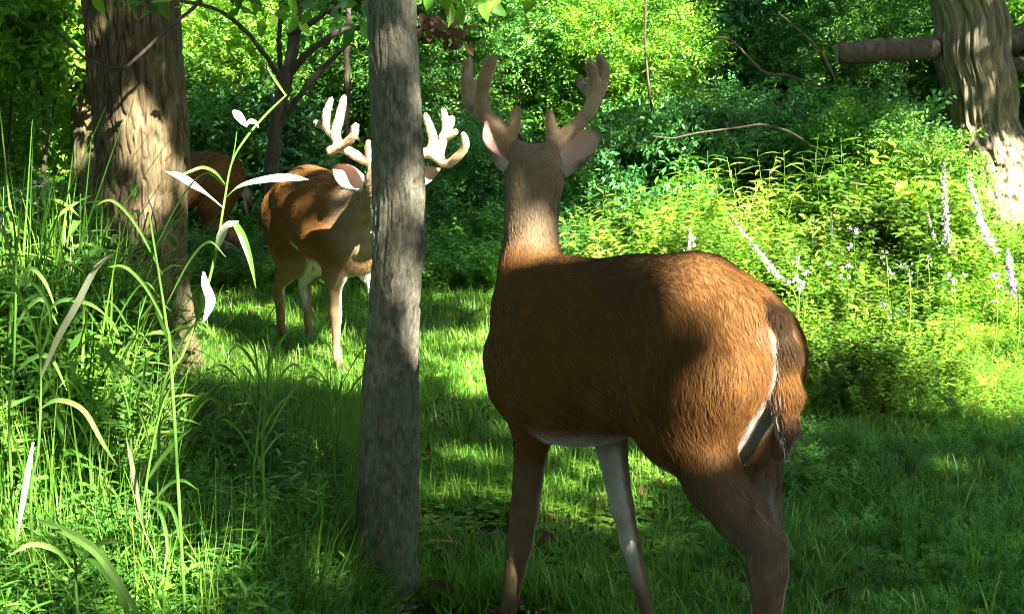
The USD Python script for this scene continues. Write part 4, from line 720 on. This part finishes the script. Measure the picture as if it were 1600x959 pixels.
hanging('leafy_branch', 'small leafy branch hanging in front of the top of the furrowed trunk', [(150, -60, 0, .006), (190, -15, 0, .005), (225, 2, 0, .004), (262, 8, 0, .002)], 5.4, 20, YELLOWGREEN, .09, .05, (22, 8))
hanging('leafy_branch', 'bright leafy branch hanging from the top edge right of the furrowed trunk', [(330, -60, 0, .006), (370, -10, 0, .005), (410, 8, 0, .004), (440, 20, 0, .002)], 7.4, 34, YELLOWGREEN, .10, .055, (30, 13))
hanging('leafy_branch', 'leafy branch hanging from the top edge above the second deer', [(480, -60, 0, .006), (505, -15, 0, .005), (530, 5, 0, .004), (548, 25, 0, .002)], 6.2, 26, SHRUB, .11, .06, (26, 14))
hanging('leafy_branch', 'leafy branch hanging from the top edge just right of the slim tree', [(640, -50, 0, .006), (690, -12, 0, .005), (740, -2, 0, .004), (780, 4, 0, .002)], 5.6, 30, YELLOWGREEN, .10, .055, (30, 7))
hanging('dead_branch', 'cluster of dead brown leaves beside the slim tree near the top', [(650, 30, 0, .008), (670, 36, 0, .006), (692, 44, 0, .005), (715, 52, 0, .003)], 7.0, 40, DEADM, .09, .05, (14, 14))
# ---------------------------------------------------------------- the leaf canopy overhead, towards the sun, with the gaps that let its light through
LIT = []
def lit(px, py, Y, r, s=1.0): LIT.append((*at(px, py, Y), r, s))
for Y in np.arange(5.0, 10.6, .55):                                   # the open patch over the right weeds
    for a in np.arange(.09, .50, .06):
        if Y > 5.1 + .9 * meshkit.noise(np.array([a * 22, 0, 1.5])): LIT.append((a * Y, Y, .40, .42, .92))
for x, y, Y, r, s in [(205, 165, 6.02, .05, 1), (230, 165, 6.0, .05, 1), (252, 180, 6.0, .05, 1), (262, 212, 6.0, .045, 1), (232, 205, 6.0, .045, 1), (248, 298, 6.0, .045, 1), (240, 322, 6.0, .03, .9),
        (20, 60, 8.5, .5, .85), (60, 170, 9, .5, .85), (20, 260, 9, .45, .8), (90, 40, 8.5, .4, .8), (330, 40, 11.8, .6, .8), (410, 110, 11.8, .5, .65), (300, 110, 11.6, .4, .7), (500, 100, 12.4, .5, .6), (540, 150, 12.4, .35, .6),
        (740, 70, 11.8, .6, .6), (840, 40, 12, .6, .7), (900, 120, 12, .4, .5), (985, 60, 11.4, .6, .85), (1000, 150, 11.4, .35, .5), (1190, 60, 12.5, .5, .4), (1330, 40, 12.8, .4, .4),
        (960, 330, 10, .25, .7), (1060, 360, 9.2, .35, .9), (1150, 340, 9.2, .3, .8),
        (30, 430, 3.4, .16, .85), (60, 380, 4, .2, .85), (40, 560, 3, .13, .8), (30, 700, 2.75, .11, .85), (210, 740, 2.8, .11, .9), (230, 830, 2.75, .10, .95), (150, 840, 2.6, .10, .8), (60, 860, 2.5, .14, .75), (200, 800, 2.8, .11, .75), (250, 900, 2.6, .1, .7), (420, 640, 4.3, .12, .5), (330, 640, 4.2, .1, .5), (480, 700, 4.1, .1, .4), (215, 690, 2.8, .099, .95), (260, 660, 2.8, .10, .6),
        (430, 280, 3.0, .10, 1), (300, 285, 3.0, .09, 1), (355, 365, 3.0, .08, 1), (325, 470, 3.0, .09, 1), (372, 185, 3.02, .06, 1), (350, 310, 3.0, .06, 1), (420, 170, 3.05, .07, .8), (390, 400, 2.95, .07, .8),
        (350, 560, 6.3, .34, 1), (430, 555, 6.4, .36, 1), (500, 555, 6.5, .34, 1), (545, 590, 6.1, .25, 1), (350, 500, 7.2, .3, .9), (420, 470, 7.6, .3, .8), (480, 510, 6.9, .12, 1), (455, 490, 7.1, .1, .9), (530, 540, 6.5, .12, .9), (395, 480, 7.6, .2, .6),
        (690, 430, 8.4, .3, .5), (740, 450, 8.0, .25, .5), (690, 540, 6.6, .16, .7), (750, 520, 6.9, .16, .75), (680, 500, 7, .12, .7), (700, 720, 4.6, .12, .45), (750, 740, 4.5, .10, .5), (690, 780, 4.3, .1, .45), 
        (870, 740, 4.5, .16, .6), (900, 800, 4.2, .14, .55), (1010, 740, 4.5, .13, .6), (1040, 790, 4.2, .1, .5), (920, 730, 4.6, .12, .6), (1450, 930, 3.4, .12, .35), (1380, 900, 3.5, .1, .3), (740, 600, 5.9, .12, .5),
        (852, 372, 3.08, .038, 1), (1115, 424, 2.645, .05, 1), (1145, 428, 2.64, .05, 1), (1175, 435, 2.63, .05, 1), (1205, 455, 2.584, .045, .9), (1172, 590, 2.437, .04, 1), (1150, 640, 2.444, .022, 1), (1195, 545, 2.494, .035, .95), (1232, 560, 2.53, .06, .95), (1235, 610, 2.528, .05, .9),
        (520, 185, 5.8, .09, 1), (545, 222, 5.7, .07, 1), (700, 235, 5.81, .095, 1), (695, 195, 5.82, .09, 1), (665, 215, 5.82, .08, 1), (575, 245, 5.84, .05, 1), (545, 276, 5.88, .035, 1), (576, 290, 5.7, .05, .9), (505, 165, 5.9, .08, 1), (535, 165, 5.84, .08, 1), (690, 175, 5.85, .07, 1), (725, 225, 5.68, .08, 1),
        (1580, 290, 10.55, .34, 1), (1585, 240, 10.6, .2, 1), (1570, 340, 10.5, .3, 1), (1240, 60, 14, .6, .6), (1290, 130, 13.5, .5, .5), (1400, 40, 14, .6, .6), (60, 30, 12, .6, .6), (110, 120, 12, .5, .6), (300, 200, 12, .4, .5), (700, 200, 11.5, .35, .5), (980, 260, 11, .3, .5), (1565, 130, 10.5, .16, .8), (1558, 60, 10.5, .14, .6), (1545, 40, 10.5, .1, .6), (1610, 60, 11.9, .4, .8), (1480, 300, 8, .3, .8), (1425, 230, 10, .35, .75), (1520, 330, 8, .3, .8)]: lit(x, y, Y, r, s)
LIT = np.array(LIT); LIT[LIT[:, 1] > 9.5, 4] = np.minimum(.97, LIT[LIT[:, 1] > 9.5, 4] * 1.3)
DARK = []
def dark(px, py, Y, r): DARK.append((*at(px, py, Y), r, 1.0))
for x, y, Y, r in [(870, 430, 2.9, .08), (910, 430, 2.83, .09), (960, 425, 2.76, .09), (1010, 425, 2.70, .08), (820, 450, 2.95, .09), (790, 480, 3.0, .1), (1040, 470, 2.60, .08), (1030, 510, 2.57, .09), (1085, 505, 2.53, .07), (1090, 560, 2.48, .07), (1060, 600, 2.49, .07), (880, 500, 2.76, .13), (960, 500, 2.66, .13), (1030, 560, 2.56, .1), (880, 600, 2.75, .14), (960, 620, 2.63, .13), (1040, 650, 2.49, .08), (800, 520, 2.95, .12), (1100, 720, 2.55, .1), (1170, 820, 2.55, .1), (800, 520, 3.0, .1), (838, 322, 3.08, .04), (838, 290, 3.08, .06), (830, 250, 3.12, .1), (1130, 725, 2.45, .06), (1100, 700, 2.45, .05), (1160, 790, 2.47, .08), (1190, 850, 2.5, .08), (1200, 920, 2.5, .08), (1180, 740, 2.5, .05), (615, 50, 3.4, .1), (615, 175, 3.4, .1), (615, 325, 3.4, .1), (612, 475, 3.4, .1), (610, 625, 3.4, .1), (606, 780, 3.4, .1), (500, 310, 6.2, .12), (530, 330, 6.15, .1), (460, 310, 6.4, .1), (215, 60, 6.0, .15), (215, 110, 6.0, .12), (180, 330, 6.0, .08), (260, 420, 6.0, .12), (205, 430, 6.0, .15), (275, 300, 6.02, .05), (180, 280, 6.05, .07), (220, 500, 6.0, .15), (1380, 80, 10.6, .3), (1340, 80, 10.6, .25), (1440, 80, 10.6, .25), (1080, 260, 10.8, .25), (1200, 290, 10.3, .2), (1490, 120, 10.5, .25), (1510, 220, 10.5, .25), (320, 245, 9.2, .5), (830, 220, 3.15, .1), (760, 150, 3.2, .09), (920, 150, 3.2, .1), (830, 720, 2.95, .09), (970, 760, 3.1, .08), (615, 100, 3.4, .12), (615, 250, 3.4, .12), (615, 400, 3.4, .12), (610, 550, 3.4, .12), (610, 700, 3.4, .12), (600, 850, 3.4, .14),
        (510, 340, 6.3, .16), (470, 350, 6.6, .16), (545, 350, 6.1, .14), (500, 400, 6.3, .14), (340, 250, 9.2, .4), (450, 750, 3.8, .3), (400, 850, 3.4, .25), (500, 880, 3.3, .25), (380, 680, 4.2, .25), (1330, 690, 4.9, .35), (1500, 700, 4.8, .4), (1420, 640, 4.7, .25), (1350, 800, 4.1, .3), (1540, 820, 4.0, .35), (1280, 900, 3.6, .25), (1560, 640, 4.7, .3), (800, 350, 10.5, .3), (720, 320, 10.5, .3), (1150, 230, 11, .25), (1280, 200, 10.5, .25), (320, 320, 10.5, .3)]: dark(x, y, Y, r)
DARK = np.array(DARK)
CA = unit(np.cross([0, 0, 1.0], SUN)); CB = np.cross(SUN, CA)
def uv(p): return np.stack([p @ CA, p @ CB], -1)
LU, DU = uv(LIT[:, :3]), uv(DARK[:, :3])
rng = R_(909); ext = uv(np.array([(x, y, z) for x in (-9, 9) for y in (1, 22) for z in (0, 3.5)], float)); lo, hi = ext.min(0), ext.max(0)
n = int(np.prod(hi - lo) * CANOPY_DENSITY); w = lo + rng.random((n, 2)) * (hi - lo); zc = rng.uniform(6.2, 9.0, n); t_ = (zc - w[:, 1] * CB[2]) / SUN[2]
pc = w[:, :1] * CA + w[:, 1:] * CB + t_[:, None] * SUN
nz = meshkit.fbm(np.stack([w[:, 0] * 3.2, w[:, 1] * 3.2, 0 * w[:, 0]], 1), 3, 17); base = meshkit.fbm(np.stack([w[:, 0] * .9, w[:, 1] * .9, 0 * w[:, 0]], 1), 3, 23)
open_ = ss(base, .52, .64) * .75
BIG = LIT[:, 3] >= .1
for (x, y), row in zip(LU[BIG], LIT[BIG]):
    d = np.hypot(w[:, 0] - x, w[:, 1] - y); open_ = np.maximum(open_, row[4] * (1 - ss(d + row[3] * .9 * (nz - .5), row[3] * .95 + .03, row[3] * 1.25 + .10)))
for (x, y), row in zip(DU, DARK):
    open_ = np.minimum(open_, ss(np.hypot(w[:, 0] - x, w[:, 1] - y), row[3] * .8 + .05, row[3] * 1.2 + .07))
keep = rng.random(n) > open_ * 1.04; pc = pc[keep]; k = len(pc)
def leaf_cloud(p, per, L, w, spread, seed, big):
    'flat leaves gathered in loose sprigs around the points p, as one mesh; no leaf hangs in a gap'
    r = R_(seed); m = len(p) * per; c = np.repeat(p, per, 0) + r.normal(0, 1, (m, 3)) * spread; wo = uv(c); op = np.zeros(m); f = r.random(m)
    for (x, y), row, bg in zip(LU, LIT, BIG):
        if bg and not big: continue
        op = np.maximum(op, (row[4] if bg else 1.01) * (np.hypot(wo[:, 0] - x, wo[:, 1] - y) < row[3] + w * .42))
    c = c[f > op]; m = len(c); a = unit(r.normal(0, 1, (m, 3))); nn = unit(r.normal(0, 1, (m, 3)) + [0, 0, .9]); s = unit(np.cross(a, nn)); a = np.cross(nn, s); z = r.uniform(.7, 1.25, m)[:, None]
    V = np.stack([c - a * L / 2 * z, c + s * w / 2 * z, c + a * L / 2 * z, c - s * w / 2 * z], 1).reshape(-1, 3); i = np.arange(m)[:, None] * 4
    return V, np.vstack([i + [0, 1, 2], i + [0, 2, 3]])
cl = [leaf_cloud(pc, 6, .14, .10, SPR_R * .45, 5, False)]
# crowns over the whole clearing shut out most of the sky; the same gaps stay open in them
n = 30000; po = np.stack([rng.uniform(-14, 14, n), -9 + 33 * rng.random(n)**1.7, rng.uniform(5.8, 9.5, n)], 1); po = po[(po[:, 1] < 8) | (rng.random(n) < .35)]; cl.append(leaf_cloud(po, OVERHEAD, .27, .17, .22, 6, True))
tag(obj('tree_canopy', join(cl), SHRUB, kind='stuff'), 'leaf canopy of the trees overhead and behind the viewpoint', 'canopy')
# the forest goes on all round the clearing, out of the picture too
n = 9000; a_ = rng.uniform(0, 2 * np.pi, n); rr_ = rng.uniform(11, 17, n); pf = np.stack([np.cos(a_) * rr_, 2 + np.sin(a_) * rr_, 7.5 * rng.random(n)], 1)
pf = pf[(abs(pf[:, 0]) > .52 * pf[:, 1] + 1.5) | (pf[:, 1] < 0)]
tag(obj('surrounding_forest', leaf_cloud(pf, 8, .42, .26, .4, 7, True), SHRUB, kind='stuff'), 'leafy forest closing round the clearing on all sides', 'forest')
